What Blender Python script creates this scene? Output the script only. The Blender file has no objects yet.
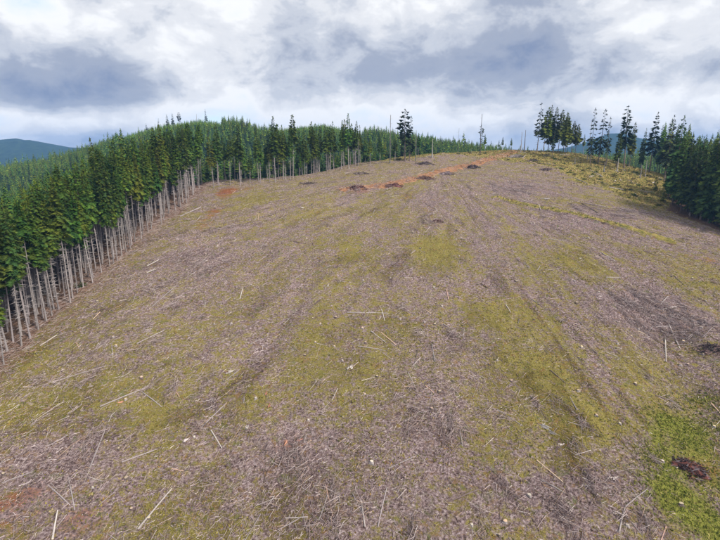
import bpy, math, random
import numpy as np
from mathutils import Vector, Matrix

# ------------------------------------------------------------------ camera
PITCH = math.radians(13.8)
FPX = 490.0                      # focal length in pixels of a 720 x 540 frame
CAMZ = 69.0
scene = bpy.context.scene
COL = scene.collection
cam_data = bpy.data.cameras.new('camera')
cam = bpy.data.objects.new('camera', cam_data)
COL.objects.link(cam)
cam.location = (0, 0, CAMZ)
cam.rotation_euler = (math.pi / 2 - PITCH, 0, 0)
cam_data.sensor_width = 36.0
cam_data.lens = 36.0 * FPX / 720.0
cam_data.clip_start = 0.5
cam_data.clip_end = 40000.0
scene.camera = cam

# ------------------------------------------------------------------ sky
SUN_EL = math.radians(42)
SUN_AZ = math.radians(128)       # clockwise from +Y: right of and behind the camera
world = bpy.data.worlds.new('World')
scene.world = world
world.use_nodes = True
wt = world.node_tree
wt.nodes.clear()


def N(t, kind, **kw):
    n = t.nodes.new(kind)
    for k, v in kw.items():
        setattr(n, k, v)
    return n


def setin(n, **kw):
    for k, v in kw.items():
        n.inputs[k.replace('_', ' ')].default_value = v


def math_node(t, op, a=None, b=None, clamp=False):
    n = N(t, 'ShaderNodeMath', operation=op, use_clamp=clamp)
    for i, v in enumerate((a, b)):
        if v is None:
            continue
        if isinstance(v, (int, float)):
            n.inputs[i].default_value = v
        else:
            t.links.new(v, n.inputs[i])
    return n.outputs[0]


def vmath(t, op, a=None, b=None):
    n = N(t, 'ShaderNodeVectorMath', operation=op)
    for i, v in enumerate((a, b)):
        if v is None:
            continue
        if isinstance(v, (tuple, list)):
            n.inputs[i].default_value = v
        else:
            t.links.new(v, n.inputs[i])
    return n.outputs['Value'] if op in ('LENGTH', 'DOT_PRODUCT', 'DISTANCE') else n.outputs[0]


def ramp(t, fac, stops, interp='LINEAR'):
    n = N(t, 'ShaderNodeValToRGB')
    n.color_ramp.interpolation = interp
    els = n.color_ramp.elements
    while len(els) > 1:
        els.remove(els[-1])
    els[0].position = stops[0][0]
    els[0].color = tuple(stops[0][1]) + (1,)
    for p, c in stops[1:]:
        e = els.new(p)
        e.color = tuple(c) + (1,)
    t.links.new(fac, n.inputs[0])
    return n.outputs[0]


def mixcol(t, fac, a, b, blend='MIX'):
    n = N(t, 'ShaderNodeMix', data_type='RGBA', blend_type=blend)
    for s, v in ((0, fac), (6, a), (7, b)):
        if isinstance(v, (int, float)):
            n.inputs[s].default_value = v
        elif isinstance(v, (tuple, list)):
            n.inputs[s].default_value = tuple(v) + (1,) * (4 - len(v))
        else:
            t.links.new(v, n.inputs[s])
    return n.outputs[2]


def noise(t, vec, scale, detail=4, rough=0.55, dist=0.0, lac=2.0):
    n = N(t, 'ShaderNodeTexNoise')
    setin(n, Scale=scale, Detail=detail, Roughness=rough, Distortion=dist, Lacunarity=lac)
    if vec is not None:
        t.links.new(vec, n.inputs['Vector'])
    return n.outputs[0]


def build_sky():
    t = wt
    out = N(t, 'ShaderNodeOutputWorld')
    sky = N(t, 'ShaderNodeTexSky', sky_type='NISHITA')
    sky.sun_disc = False
    sky.sun_elevation = SUN_EL
    sky.sun_rotation = SUN_AZ
    sky.altitude = 500
    bg_sky = N(t, 'ShaderNodeBackground')
    bg_sky.inputs[1].default_value = 0.10
    t.links.new(sky.outputs[0], bg_sky.inputs[0])
    tc = N(t, 'ShaderNodeTexCoord')
    d = vmath(t, 'NORMALIZE', tc.outputs['Generated'])
    sep = N(t, 'ShaderNodeSeparateXYZ')
    t.links.new(d, sep.inputs[0])
    # banks of cloud are wider than they are tall this low over the land
    p = vmath(t, 'MULTIPLY', d, (1.0, 1.0, 1.7))
    p = vmath(t, 'ADD', p, (3.1, 1.7, 5.3))
    n1 = noise(t, p, 3.3, 12, 0.57, 0.35)
    pup = vmath(t, 'ADD', p, (0.05, -0.02, 0.13))
    n1u = noise(t, pup, 3.3, 7, 0.52, 0.35)
    n2 = noise(t, p, 12.0, 9, 0.62, 0.3)

    def bank(px, py, wx, wz, amp):
        # one cloud bank: centre given as azimuth / elevation of its middle
        u = (px - 360) / FPX
        v = (270 - py) / FPX
        dv = Vector((u, math.cos(PITCH) + math.sin(PITCH) * v, -math.sin(PITCH) + math.cos(PITCH) * v)).normalized()
        q = vmath(t, 'SUBTRACT', d, tuple(dv))
        q = vmath(t, 'MULTIPLY', q, (1 / wx, 1 / wx, 1 / wz))
        l = vmath(t, 'LENGTH', q)
        e = math_node(t, 'MULTIPLY', l, l)
        e = math_node(t, 'MULTIPLY', e, -1.0)
        e = math_node(t, 'EXPONENT', e)
        return math_node(t, 'MULTIPLY', e, amp)

    th = n1
    for b in ((55, 72, 0.25, 0.07, 0.17), (150, 50, 0.35, 0.05, 0.05), (330, 45, 0.2, 0.05, 0.06), (20, 95, 0.2, 0.035, 0.1), (520, 55, 0.27, 0.06, 0.25),
              (260, 85, 0.2, 0.04, 0.05), (110, 30, 0.12, 0.05, -0.12), (185, 70, 0.10, 0.08, -0.20),
              (405, 12, 0.1, 0.05, -0.10), (660, 25, 0.2, 0.06, -0.14), (30, 15, 0.06, 0.05, -0.14),
              (40, 118, 0.3, 0.022, -0.18), (680, 70, 0.15, 0.025, 0.08), (560, 110, 0.5, 0.03, -0.10),
              (260, 15, 0.15, 0.03, 0.08)):
        th = math_node(t, 'ADD', th, bank(*b))
    fine = math_node(t, 'SUBTRACT', n2, 0.5)
    fine = math_node(t, 'MULTIPLY', fine, 0.46)
    th = math_node(t, 'ADD', th, fine)
    # tops catch the light, undersides are grey
    relief = math_node(t, 'SUBTRACT', n1, n1u)
    relief = math_node(t, 'MULTIPLY', relief, -1.0)
    th = math_node(t, 'ADD', th, relief)
    colr = ramp(t, th, [(0.18, (0.30, 0.41, 0.62)), (0.28, (0.47, 0.52, 0.59)), (0.41, (0.55, 0.555, 0.565)), (0.50, (0.45, 0.46, 0.485)),
                        (0.58, (0.34, 0.36, 0.405)), (0.69, (0.215, 0.242, 0.305)), (0.87, (0.13, 0.165, 0.25))], 'EASE')
    cover = ramp(t, th, [(0.17, (0.25,) * 3), (0.30, (1, 1, 1))])
    bg_c = N(t, 'ShaderNodeBackground')
    bg_c.inputs[1].default_value = 1.0
    t.links.new(colr, bg_c.inputs[0])
    mix = N(t, 'ShaderNodeMixShader')
    t.links.new(cover, mix.inputs[0])
    t.links.new(bg_sky.outputs[0], mix.inputs[1])
    t.links.new(bg_c.outputs[0], mix.inputs[2])
    t.links.new(mix.outputs[0], out.inputs[0])


build_sky()

# ------------------------------------------------------------------ sun, exposure
sun_data = bpy.data.lights.new('sun', 'SUN')
sun_data.energy = 3.0
sun_data.angle = math.radians(10)
sun_data.color = (1.0, 0.94, 0.84)
sun = bpy.data.objects.new('sun', sun_data)
COL.objects.link(sun)
to_sun = Vector((math.sin(SUN_AZ) * math.cos(SUN_EL), math.cos(SUN_AZ) * math.cos(SUN_EL), math.sin(SUN_EL)))
sun.rotation_euler = to_sun.to_track_quat('Z', 'Y').to_euler()
sun.location = (200, -100, 300)
vs = scene.view_settings
vs.view_transform = 'Standard'
vs.look = 'None'
vs.exposure = 0.9
vs.gamma = 1.0
vs.use_curve_mapping = False
scene.render.engine = 'CYCLES'
scene.cycles.max_bounces = 5
scene.cycles.diffuse_bounces = 2
scene.cycles.glossy_bounces = 1
scene.cycles.transmission_bounces = 2
scene.cycles.volume_bounces = 0
scene.cycles.transparent_max_bounces = 4

# ------------------------------------------------------------------ numbers
rng = np.random.default_rng(11)


def _hash(ix, iy, seed):
    h = (ix.astype(np.int64) * 374761393 + iy.astype(np.int64) * 668265263 + seed * 974634533) & 0x7fffffff
    h = ((h ^ (h >> 13)) * 1274126177) & 0x7fffffff
    h = (h ^ (h >> 16)) & 0xffffff
    return h / float(0xffffff)


def vnoise(x, y, seed=0):
    x = np.asarray(x, float); y = np.asarray(y, float)
    ix = np.floor(x); iy = np.floor(y)
    fx = x - ix; fy = y - iy
    fx = fx * fx * (3 - 2 * fx); fy = fy * fy * (3 - 2 * fy)
    a = _hash(ix, iy, seed); b = _hash(ix + 1, iy, seed)
    c = _hash(ix, iy + 1, seed); d = _hash(ix + 1, iy + 1, seed)
    return (a * (1 - fx) + b * fx) * (1 - fy) + (c * (1 - fx) + d * fx) * fy


def fbm(x, y, seed=0, octs=4):
    s = 0; a = 0.5; f = 1.0; tot = 0
    for o in range(octs):
        s = s + a * vnoise(x * f, y * f, seed + o * 17)
        tot += a; a *= 0.5; f *= 2.03
    return s / tot


def softplus(x, k):
    return k * np.logaddexp(0, x / k)


def smin(a, b, k):
    return -k * np.logaddexp(-a / k, -b / k)


def smax(a, b, k):
    return k * np.logaddexp(a / k, b / k)


def pix_dir(px, py):
    u = (px - 360) / FPX
    v = (270 - py) / FPX
    return (u, math.cos(PITCH) + math.sin(PITCH) * v, -math.sin(PITCH) + math.cos(PITCH) * v)


# ------------------------------------------------------------------ lie of the land
def skyline(pts, dist):
    az, z = [], []
    for px, py in pts:
        d = pix_dir(px, py)
        az.append(d[0] / d[1]); z.append(CAMZ + d[2] / d[1] * dist)
    return np.array(az), np.array(z)


MID_AZ, MID_Z = skyline([(-500, 190), (-150, 186), (0, 176), (50, 167), (95, 152), (125, 140), (160, 130), (200, 124), (232, 128),
                         (262, 135), (295, 131), (322, 128), (350, 134), (400, 140), (440, 147), (480, 153),
                         (520, 160), (620, 164), (760, 165), (1200, 175)], 620)
FAR_AZ, FAR_Z = skyline([(-600, 146), (-300, 140), (-100, 147), (0, 140), (20, 137), (38, 142), (56, 147), (80, 149),
                         (120, 152), (200, 153), (350, 153), (500, 152), (560, 150), (592, 141), (604, 134),
                         (618, 132), (640, 139), (690, 147), (760, 138), (860, 142), (1100, 150), (1500, 148)], 3000)
CREST_X = np.array([-400, -120, -80, -33, -5, 25, 60, 100, 145, 180, 400.])
CREST_Y = np.array([240, 256, 268, 283, 306, 322, 338, 350, 344, 330, 300.])


def height(X, Y, detail=True):
    X = np.asarray(X, float); Y = np.asarray(Y, float)
    yc = np.interp(X, CREST_X, CREST_Y)
    up = 0.2 * Y
    down = 0.2 * yc + 2.2 - (0.16 + 0.16 / (1 + np.exp((X - 10) / 15.0))) * (Y - yc)
    sp = smin(up, down, 3.0)
    sp = sp - 0.39 * softplus(-92 - X, 7) - 0.22 * softplus(X - 150, 9)
    # shallow draw on the right flank
    cx = 64 + 0.30 * (Y - 75)
    sp = sp - 2.6 * np.exp(-((X - cx) / 9.0) ** 2) * (1 / (1 + np.exp((Y - 135) / 9.0)))
    sp = np.maximum(sp, -160 + 0.0 * X)
    # forested hills behind
    az = X / np.maximum(Y, 60)
    zt = np.interp(az, MID_AZ, MID_Z)
    zv = -22.0
    dy = Y - 620
    prof = np.where(dy < 0, np.exp(-(dy / 200.0) ** 2), np.exp(-(dy / 420.0) ** 2))
    mid = zv + (zt - zv) * prof + (fbm(X / 90, Y / 90, 3, 3) - 0.5) * 9 * np.clip((Y - 330) / 200, 0, 1) * (1 - 0.6 * prof)
    # far mountains
    zf = np.interp(az, FAR_AZ, FAR_Z)
    dyf = Y - 3000
    proff = np.where(dyf < 0, np.exp(-(dyf / 650.0) ** 2), np.exp(-(dyf / 1300.0) ** 2))
    far = -110 + (zf + 110 + (fbm(X / 170, Y / 170, 9, 4) - 0.5) * 55 * (1 - 0.6 * proff)) * proff
    bg = smax(mid, far, 8)
    wback = np.clip((Y - 150) / 150, 0, 1)
    bg = bg * wback + (-60) * (1 - wback)
    z = smax(sp, bg, 4.0)
    near = np.exp(-np.clip(Y - 330, 0, None) / 60.0)
    z = z + near * ((fbm(X / 38, Y / 46, 21, 2) - 0.5) * 2.6 + (fbm(X / 9, Y / 12, 31, 2) - 0.5) * 0.9)
    # cut of the skid trail on the right
    d = trail_dist(X, Y)
    z = z - 0.8 * np.exp(-((d + 0.9) / 1.4) ** 2) + 0.7 * np.exp(-((d - 2.2) / 1.3) ** 2)
    if detail:
        z = z + near * ((vnoise(X / 2.6, Y / 2.6, 41) - 0.5) * 0.46 + (vnoise(X / 1.1, Y / 1.1, 43) - 0.5) * 0.26)
    return z


TRAIL = np.array([(64.7, 232.), (87., 213.), (103.5, 193.5), (114., 180.)])


def trail_dist(X, Y):
    """signed offset from the skid trail (positive on the uphill side), large off its ends"""
    best = np.full(np.shape(X), 99.0)
    for (x0, y0), (x1, y1) in zip(TRAIL[:-1], TRAIL[1:]):
        dx, dy = x1 - x0, y1 - y0
        L2 = dx * dx + dy * dy
        t = np.clip(((X - x0) * dx + (Y - y0) * dy) / L2, 0, 1)
        ex = X - (x0 + t * dx); ey = Y - (y0 + t * dy)
        dist = np.hypot(ex, ey)
        side = np.sign(dx * ey - dy * ex)
        best = np.where(dist < np.abs(best), side * dist, best)
    return best


def at(px, py):
    """the point of the ground seen at a place of the 720 x 540 frame"""
    d = pix_dir(px, py)
    s = np.linspace(40, 1500, 6000)
    z = height(d[0] * s, d[1] * s, False)
    below = (CAMZ + d[2] * s) < z
    gap = np.where(s < 420, CAMZ + d[2] * s - z, 1e9)
    i = int(np.argmax(below)) if below.any() and s[int(np.argmax(below))] < 420 else int(np.argmin(gap))
    x, y = d[0] * s[i], d[1] * s[i]
    return float(x), float(y), float(height(x, y))


# ------------------------------------------------------------------ materials
def material(name, rough=0.9):
    m = bpy.data.materials.new(name)
    m.use_nodes = True
    t = m.node_tree
    b = t.nodes['Principled BSDF']
    b.inputs['Roughness'].default_value = rough
    b.inputs['Specular IOR Level'].default_value = 0.15
    return m, t, b


def mat_attr(name, rough=0.9, objvar=0.0, trans=0.0, nscale=3.0, namp=0.3):
    """colour from the mesh's own colour layer, broken up by noise"""
    m, t, b = material(name, rough)
    a = N(t, 'ShaderNodeAttribute', attribute_name='tint')
    c = a.outputs['Color']
    tc = N(t, 'ShaderNodeTexCoord')
    nz = noise(t, tc.outputs['Object'], nscale, 3, 0.6)
    f = math_node(t, 'MULTIPLY_ADD', nz, namp * 2)
    t.nodes[-1].inputs[2].default_value = 1 - namp
    if objvar:
        oi = N(t, 'ShaderNodeObjectInfo')
        hsv = N(t, 'ShaderNodeHueSaturation')
        h = math_node(t, 'MULTIPLY_ADD', oi.outputs['Random'], 0.05)
        t.nodes[-1].inputs[2].default_value = 0.475
        t.links.new(h, hsv.inputs['Hue'])
        rv = math_node(t, 'FRACT', math_node(t, 'MULTIPLY', oi.outputs['Random'], 37.7))
        v = math_node(t, 'MULTIPLY_ADD', rv, objvar * 2)
        t.nodes[-1].inputs[2].default_value = 1 - objvar
        t.links.new(v, hsv.inputs['Value'])
        t.links.new(c, hsv.inputs['Color'])
        c = hsv.outputs[0]
    sc = N(t, 'ShaderNodeVectorMath', operation='SCALE')
    t.links.new(c, sc.inputs[0])
    t.links.new(f, sc.inputs['Scale'])
    t.links.new(sc.outputs[0], b.inputs['Base Color'])
    if trans:
        tr = N(t, 'ShaderNodeBsdfTranslucent')
        t.links.new(sc.outputs[0], tr.inputs[0])
        mx = N(t, 'ShaderNodeMixShader')
        mx.inputs[0].default_value = trans
        t.links.new(b.outputs[0], mx.inputs[1])
        t.links.new(tr.outputs[0], mx.inputs[2])
        t.links.new(mx.outputs[0], t.nodes['Material Output'].inputs[0])
    return m


M_FOLIAGE = mat_attr('conifer_foliage', 0.75, 0.34, 0.32, 0.6, 0.25)
M_BARK = mat_attr('conifer_bark', 0.95, 0.32, 0, 4.0, 0.3)
M_STUFF = mat_attr('slash_wood', 0.95, 0, 0, 6.0, 0.2)
M_GRASS = mat_attr('dry_grass', 0.95, 0, 0.2, 0.8, 0.3)
M_LOG = mat_attr('weathered_wood', 0.9, 0.2, 0, 5.0, 0.25)
M_FOREST = mat_attr('forest_foliage', 0.8, 0, 0.15, 0.4, 0.2)


def mat_ground():
    m, t, b = material('clearcut_ground', 0.97)
    b.inputs['Specular IOR Level'].default_value = 0.05
    m1 = N(t, 'ShaderNodeAttribute', attribute_name='cover')
    m2 = N(t, 'ShaderNodeAttribute', attribute_name='zone')
    fl = N(t, 'ShaderNodeAttribute', attribute_name='fall_line')
    s1 = N(t, 'ShaderNodeSeparateColor'); t.links.new(m1.outputs['Color'], s1.inputs[0])
    s2 = N(t, 'ShaderNodeSeparateColor'); t.links.new(m2.outputs['Color'], s2.inputs[0])
    geo = N(t, 'ShaderNodeNewGeometry')
    pos = geo.outputs['Position']
    flv = fl.outputs['Vector']
    streak = vmath(t, 'MULTIPLY', flv, (1.0, 0.12, 1.0))
    st = noise(t, streak, 0.42, 5, 0.6, 0.3)
    st2 = noise(t, vmath(t, 'MULTIPLY', flv, (1.0, 0.2, 1.0)), 1.6, 4, 0.65, 0.2)
    mid = noise(t, pos, 0.22, 5, 0.62, 0.6)
    fine = noise(t, pos, 2.2, 5, 0.7, 0.3)
    vfine = noise(t, pos, 7.0, 3, 0.7)
    # slash (mauve grey) against moss and dead grass
    litter = ramp(t, fine, [(0.33, (0.038, 0.024, 0.022)), (0.44, (0.140, 0.096, 0.092)), (0.56, (0.285, 0.213, 0.213)), (0.68, (0.53, 0.44, 0.44))])  # darkest stops paint shade into the crevices of the bump
    moss = ramp(t, vfine, [(0.32, (0.050, 0.042, 0.010)), (0.5, (0.205, 0.175, 0.040)), (0.68, (0.42, 0.345, 0.095))])
    f = math_node(t, 'ADD', s1.outputs[0], math_node(t, 'MULTIPLY', math_node(t, 'SUBTRACT', st, 0.5), 1.1))
    f = math_node(t, 'ADD', f, math_node(t, 'MULTIPLY', math_node(t, 'SUBTRACT', mid, 0.5), 1.6))
    f = math_node(t, 'ADD', f, math_node(t, 'MULTIPLY', math_node(t, 'SUBTRACT', st2, 0.5), 0.9))
    band = noise(t, vmath(t, 'MULTIPLY', flv, (1.0, 0.16, 1.0)), 0.10, 3, 0.55, 0.6)
    f = math_node(t, 'ADD', f, math_node(t, 'MULTIPLY', math_node(t, 'SUBTRACT', band, 0.5), 2.0))
    f = math_node(t, 'ADD', f, math_node(t, 'MULTIPLY', math_node(t, 'SUBTRACT', noise(t, pos, 0.9, 5, 0.72, 0.5), 0.5), 3.0))
    f = ramp(t, f, [(0.25, (0, 0, 0)), (0.80, (0.92, 0.92, 0.92))])
    c = mixcol(t, f, litter, moss)
    # drag marks and rows of litter running down the fall line
    rows = noise(t, vmath(t, 'MULTIPLY', flv, (1.0, 0.08, 1.0)), 0.5, 6, 0.7, 0.7)
    rows = ramp(t, rows, [(0.34, (0.50, 0.46, 0.45)), (0.5, (1.0, 1.0, 1.0)), (0.66, (1.22, 1.19, 1.17))])
    c = mixcol(t, ramp(t, noise(t, pos, 0.03, 2, 0.5), [(0.35, (0.25,) * 3), (0.6, (1, 1, 1))]), c, mixcol(t, 1.0, c, rows, 'MULTIPLY'))
    # small patches of ochre dead grass and of new green
    och = ramp(t, noise(t, pos, 0.55, 4, 0.68, 0.8), [(0.56, (0, 0, 0)), (0.68, (0.75,) * 3)])
    c = mixcol(t, och, c, mixcol(t, vfine, (0.11, 0.058, 0.022), (0.34, 0.20, 0.075)))
    gr = ramp(t, noise(t, vmath(t, 'ADD', pos, (91.0, 37.0, 0.0)), 0.42, 4, 0.68, 0.8), [(0.57, (0, 0, 0)), (0.70, (0.7,) * 3)])
    c = mixcol(t, gr, c, mixcol(t, vfine, (0.045, 0.06, 0.016), (0.19, 0.21, 0.07)))
    # bare reddish soil
    soil = ramp(t, fine, [(0.3, (0.13, 0.04, 0.018)), (0.7, (0.34, 0.12, 0.05))])
    fr = math_node(t, 'ADD', s1.outputs[1], math_node(t, 'MULTIPLY', math_node(t, 'SUBTRACT', mid, 0.53), 1.5))
    fr = ramp(t, math_node(t, 'ADD', fr, math_node(t, 'MULTIPLY', math_node(t, 'SUBTRACT', fine, 0.5), 1.9)),
              [(0.30, (0, 0, 0)), (0.75, (0.85,) * 3)])
    c = mixcol(t, fr, c, soil)
    # fresh green grass
    lush = ramp(t, vfine, [(0.32, (0.065, 0.078, 0.014)), (0.5, (0.19, 0.20, 0.036)), (0.68, (0.36, 0.33, 0.085))])
    fg = math_node(t, 'ADD', s1.outputs[2], math_node(t, 'MULTIPLY', math_node(t, 'SUBTRACT', fine, 0.5), 1.5))
    fg = math_node(t, 'ADD', fg, math_node(t, 'MULTIPLY', math_node(t, 'SUBTRACT', mid, 0.5), 1.2))
    fg = ramp(t, fg, [(0.35, (0, 0, 0)), (0.65, (1, 1, 1))])
    c = mixcol(t, fg, c, lush)
    # uncut strip of yellow grass and brush
    ye = ramp(t, noise(t, pos, 0.5, 6, 0.7, 0.4), [(0.32, (0.075, 0.085, 0.026)), (0.45, (0.22, 0.19, 0.055)), (0.56, (0.36, 0.28, 0.09)), (0.66, (0.27, 0.195, 0.12)), (0.76, (0.17, 0.175, 0.05))])
    fy = math_node(t, 'ADD', s2.outputs[0], math_node(t, 'MULTIPLY', math_node(t, 'SUBTRACT', mid, 0.5), 0.8))
    fy = ramp(t, fy, [(0.38, (0, 0, 0)), (0.6, (1, 1, 1))])
    c = mixcol(t, fy, c, ye)
    # forest floor and far woods
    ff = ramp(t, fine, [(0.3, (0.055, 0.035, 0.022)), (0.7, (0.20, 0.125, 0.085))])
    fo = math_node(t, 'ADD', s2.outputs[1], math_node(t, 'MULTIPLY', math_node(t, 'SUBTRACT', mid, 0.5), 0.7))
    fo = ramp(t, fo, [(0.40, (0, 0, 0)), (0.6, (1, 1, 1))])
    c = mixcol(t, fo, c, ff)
    farw = ramp(t, noise(t, pos, 0.03, 6, 0.7), [(0.35, (0.008, 0.020, 0.012)), (0.6, (0.025, 0.05, 0.022)), (0.72, (0.06, 0.085, 0.035))])
    c = mixcol(t, s2.outputs[2], c, farw)
    t.links.new(c, b.inputs['Base Color'])
    bump = N(t, 'ShaderNodeBump')
    setin(bump, Strength=1.0, Distance=0.45)
    hh = math_node(t, 'ADD', fine, math_node(t, 'MULTIPLY', vfine, 0.5))
    t.links.new(hh, bump.inputs['Height'])
    t.links.new(bump.outputs[0], b.inputs['Normal'])
    return m


M_GROUND = mat_ground()


def mat_road():
    m, t, b = material('red_dirt_road', 0.97)
    geo = N(t, 'ShaderNodeNewGeometry')
    n1 = noise(t, geo.outputs['Position'], 0.6, 6, 0.65, 0.3)
    c = ramp(t, n1, [(0.32, (0.11, 0.052, 0.026)), (0.44, (0.245, 0.112, 0.048)), (0.56, (0.32, 0.165, 0.078)), (0.66, (0.27, 0.185, 0.10)), (0.76, (0.17, 0.14, 0.06))])
    t.links.new(c, b.inputs['Base Color'])
    bump = N(t, 'ShaderNodeBump')
    setin(bump, Strength=0.7, Distance=0.1)
    t.links.new(noise(t, geo.outputs['Position'], 3.0, 4, 0.7), bump.inputs['Height'])
    t.links.new(bump.outputs[0], b.inputs['Normal'])
    return m


M_ROAD = mat_road()


# ------------------------------------------------------------------ mesh helpers
def mesh_tris(name, V, F, tint=None, mat=None, smooth=False):
    V = np.asarray(V, np.float32); F = np.asarray(F, np.int32)
    me = bpy.data.meshes.new(name)
    me.vertices.add(len(V)); me.vertices.foreach_set('co', V.ravel())
    k = F.shape[1]
    me.loops.add(F.size); me.loops.foreach_set('vertex_index', F.ravel())
    me.polygons.add(len(F))
    me.polygons.foreach_set('loop_start', np.arange(0, F.size, k, dtype=np.int32))
    if smooth:
        me.polygons.foreach_set('use_smooth', np.ones(len(F), bool))
    else:
        me.polygons.foreach_set('use_smooth', np.zeros(len(F), bool))
    if tint is not None:
        add_color(me, 'tint', tint)
    me.update(calc_edges=True)
    if mat:
        me.materials.append(mat)
    return me


def add_color(me, name, rgb):
    a = me.attributes.new(name, 'FLOAT_COLOR', 'POINT')
    c = np.ones((len(rgb), 4), np.float32)
    c[:, :rgb.shape[1]] = rgb
    a.data.foreach_set('color', c.ravel())


def link(name, me, parent=None):
    o = bpy.data.objects.new(name, me)
    COL.objects.link(o)
    if parent is not None:
        o.parent = parent
    return o


def tag(o, label=None, cat=None, group=None, kind=None):
    if label: o['label'] = label
    if cat: o['category'] = cat
    if group: o['group'] = group
    if kind: o['kind'] = kind
    return o


class Soup:
    """collects triangles with a colour for each vertex"""
    def __init__(self):
        self.V, self.F, self.C, self.n = [], [], [], 0

    def add(self, V, F, C):
        V = np.asarray(V, float).reshape(-1, 3); F = np.asarray(F, int).reshape(-1, 3)
        C = np.asarray(C, float)
        if C.ndim == 1:
            C = np.tile(C, (len(V), 1))
        self.V.append(V); self.F.append(F + self.n); self.C.append(C); self.n += len(V)

    def arrays(self):
        return np.concatenate(self.V), np.concatenate(self.F), np.concatenate(self.C)

    def mesh(self, name, mat, smooth=False):
        V, F, C = self.arrays()
        return mesh_tris(name, V, F, C, mat, smooth)

    def tube(self, pts, radii, sides, col0, col1=None, r=None, cap=None):
        pts = np.asarray(pts, float)
        n = len(pts)
        tang = np.gradient(pts, axis=0)
        tang /= np.linalg.norm(tang, axis=1)[:, None] + 1e-9
        ref = np.array((1.0, 0, 0)) if abs(tang[0][0]) < 0.8 else np.array((0, 1.0, 0))
        V = []
        for i in range(n):
            a = np.cross(tang[i], ref); a /= np.linalg.norm(a) + 1e-9
            b = np.cross(tang[i], a)
            for k in range(sides):
                w = 2 * math.pi * k / sides
                rr = radii[i] * (1 + (r.normal() * 0.08 if r is not None else 0))
                V.append(pts[i] + rr * (math.cos(w) * a + math.sin(w) * b))
        F = []
        for i in range(n - 1):
            for k in range(sides):
                p, q = i * sides + k, i * sides + (k + 1) % sides
                F.append((p, p + sides, q)); F.append((q, p + sides, q + sides))
        c0 = np.asarray(col0, float); c1 = c0 if col1 is None else np.asarray(col1, float)
        C = np.array([c0 + (c1 - c0) * (i / (n - 1)) for i in range(n) for _ in range(sides)])
        self.add(V, F, C)
        if cap is not None:
            for e, sgn in ((0, 1), (n - 1, -1)):
                ring = [V[e * sides + k] for k in range(sides)]
                Vc = ring + [pts[e] + tang[e] * 0.02 * -sgn]
                Fc = [((k + 1) % sides, k, sides) if sgn < 0 else (k, (k + 1) % sides, sides) for k in range(sides)]
                self.add(Vc, Fc, cap)


# ------------------------------------------------------------------ the ground
def grow(a, step, factor, end):
    out = [a]
    while abs(out[-1]) < abs(end) and (out[-1] - end) * (1 if end < a else -1) > 0 or len(out) == 1:
        step *= factor
        out.append(out[-1] + (step if end > a else -step))
    return out


gx = np.arange(-104, 172.01, 0.85)
gx = np.concatenate([np.array(grow(gx[0], 0.85, 1.09, -4500))[:0:-1], gx, np.array(grow(gx[-1], 0.85, 1.09, 4500))[1:]])
gy = np.arange(48, 352.01, 0.85)
gy = np.concatenate([np.array(grow(gy[0], 0.85, 1.18, -400))[:0:-1], gy, np.array(grow(gy[-1], 0.85, 1.05, 5200))[1:]])
GX, GY = np.meshgrid(gx, gy)
GZ = height(GX, GY)
WOODS_X = -81.0


def blob_sum(X, Y, blobs):
    s = np.zeros(np.shape(X))
    for px, py, rx, ry, amp in blobs:
        x, y, z = at(px, py)
        s = s + amp * np.exp(-((X - x) / rx) ** 2 - ((Y - y) / ry) ** 2)
    return s


MOSS = [(430, 250, 12, 14, .45), (500, 320, 10, 12, .5), (545, 370, 9, 9, .55), (570, 420, 8, 7, .45), (400, 215, 14, 12, .35),
        (60, 300, 7, 20, .5), (110, 250, 7, 20, .5), (25, 350, 8, 8, .4), (165, 215, 8, 18, .4), (250, 200, 14, 12, .3),
        (350, 250, 10, 20, .25), (320, 330, 6, 12, .3), (255, 400, 4, 8, .35), (690, 340, 8, 8, .4), (560, 260, 14, 14, .3),
        (700, 290, 8, 9, .3), (620, 420, 8, 6, .3), (480, 450, 7, 5, .3), (150, 420, 8, 6, .25), (30, 420, 8, 5, .3),
        (200, 260, 12, 22, -.3), (130, 330, 12, 12, -.3), (60, 460, 10, 6, -.3), (650, 320, 13, 11, -.7), (640, 300, 14, 12, -.3),
        (520, 190, 22, 14, -.45), (600, 215, 22, 12, -.45), (430, 205, 10, 18, -.3), (560, 225, 20, 8, -.3), (290, 450, 9, 6, -.35),
        (430, 440, 8, 8, -.35), (350, 500, 12, 6, -.15), (540, 500, 9, 6, -.35), (620, 480, 7, 6, -.25), (200, 480, 10, 7, -.2),
        (370, 290, 12, 14, -.1), (480, 260, 7, 22, -.25), (640, 245, 14, 8, -.2), (290, 300, 10, 14, -.2)]
RUST = [(90, 515, 3.6, 2.6, .5), (14, 508, 5, 3.2, .55), (45, 490, 4, 2.5, .3), (60, 530, 3, 2, .3), (226, 192, 6, 9, .9), (214, 212, 4, 10, .65), (205, 225, 3.5, 8, .4),
        (285, 440, 3, 3, .3), (266, 398, 2, 4, .25), (690, 488, 4.5, 2.5, .4), (715, 470, 4, 2.5, .5), (255, 188, 14, 3, .35), (360, 190, 10, 6, .5), (392, 184, 9, 6, .5),
        (425, 178, 9, 6, .45), (450, 170, 9, 6, .45), (480, 163, 9, 6, .5), (505, 155, 9, 8, .55), (515, 151, 8, 8, .5),
        (405, 195, 6, 9, .3), (430, 210, 5, 8, .3), (435, 225, 4, 6, .25), (610, 400, 4, 3, .25), (712, 262, 6, 5, .4), (585, 430, 4, 3, .2), (555, 360, 4, 4, .2),
        (300, 445, 4, 3, .2), (40, 440, 5, 4, .2), (360, 330, 5, 5, .12), (500, 400, 5, 4, .15), (640, 520, 5, 4, .15)]
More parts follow.
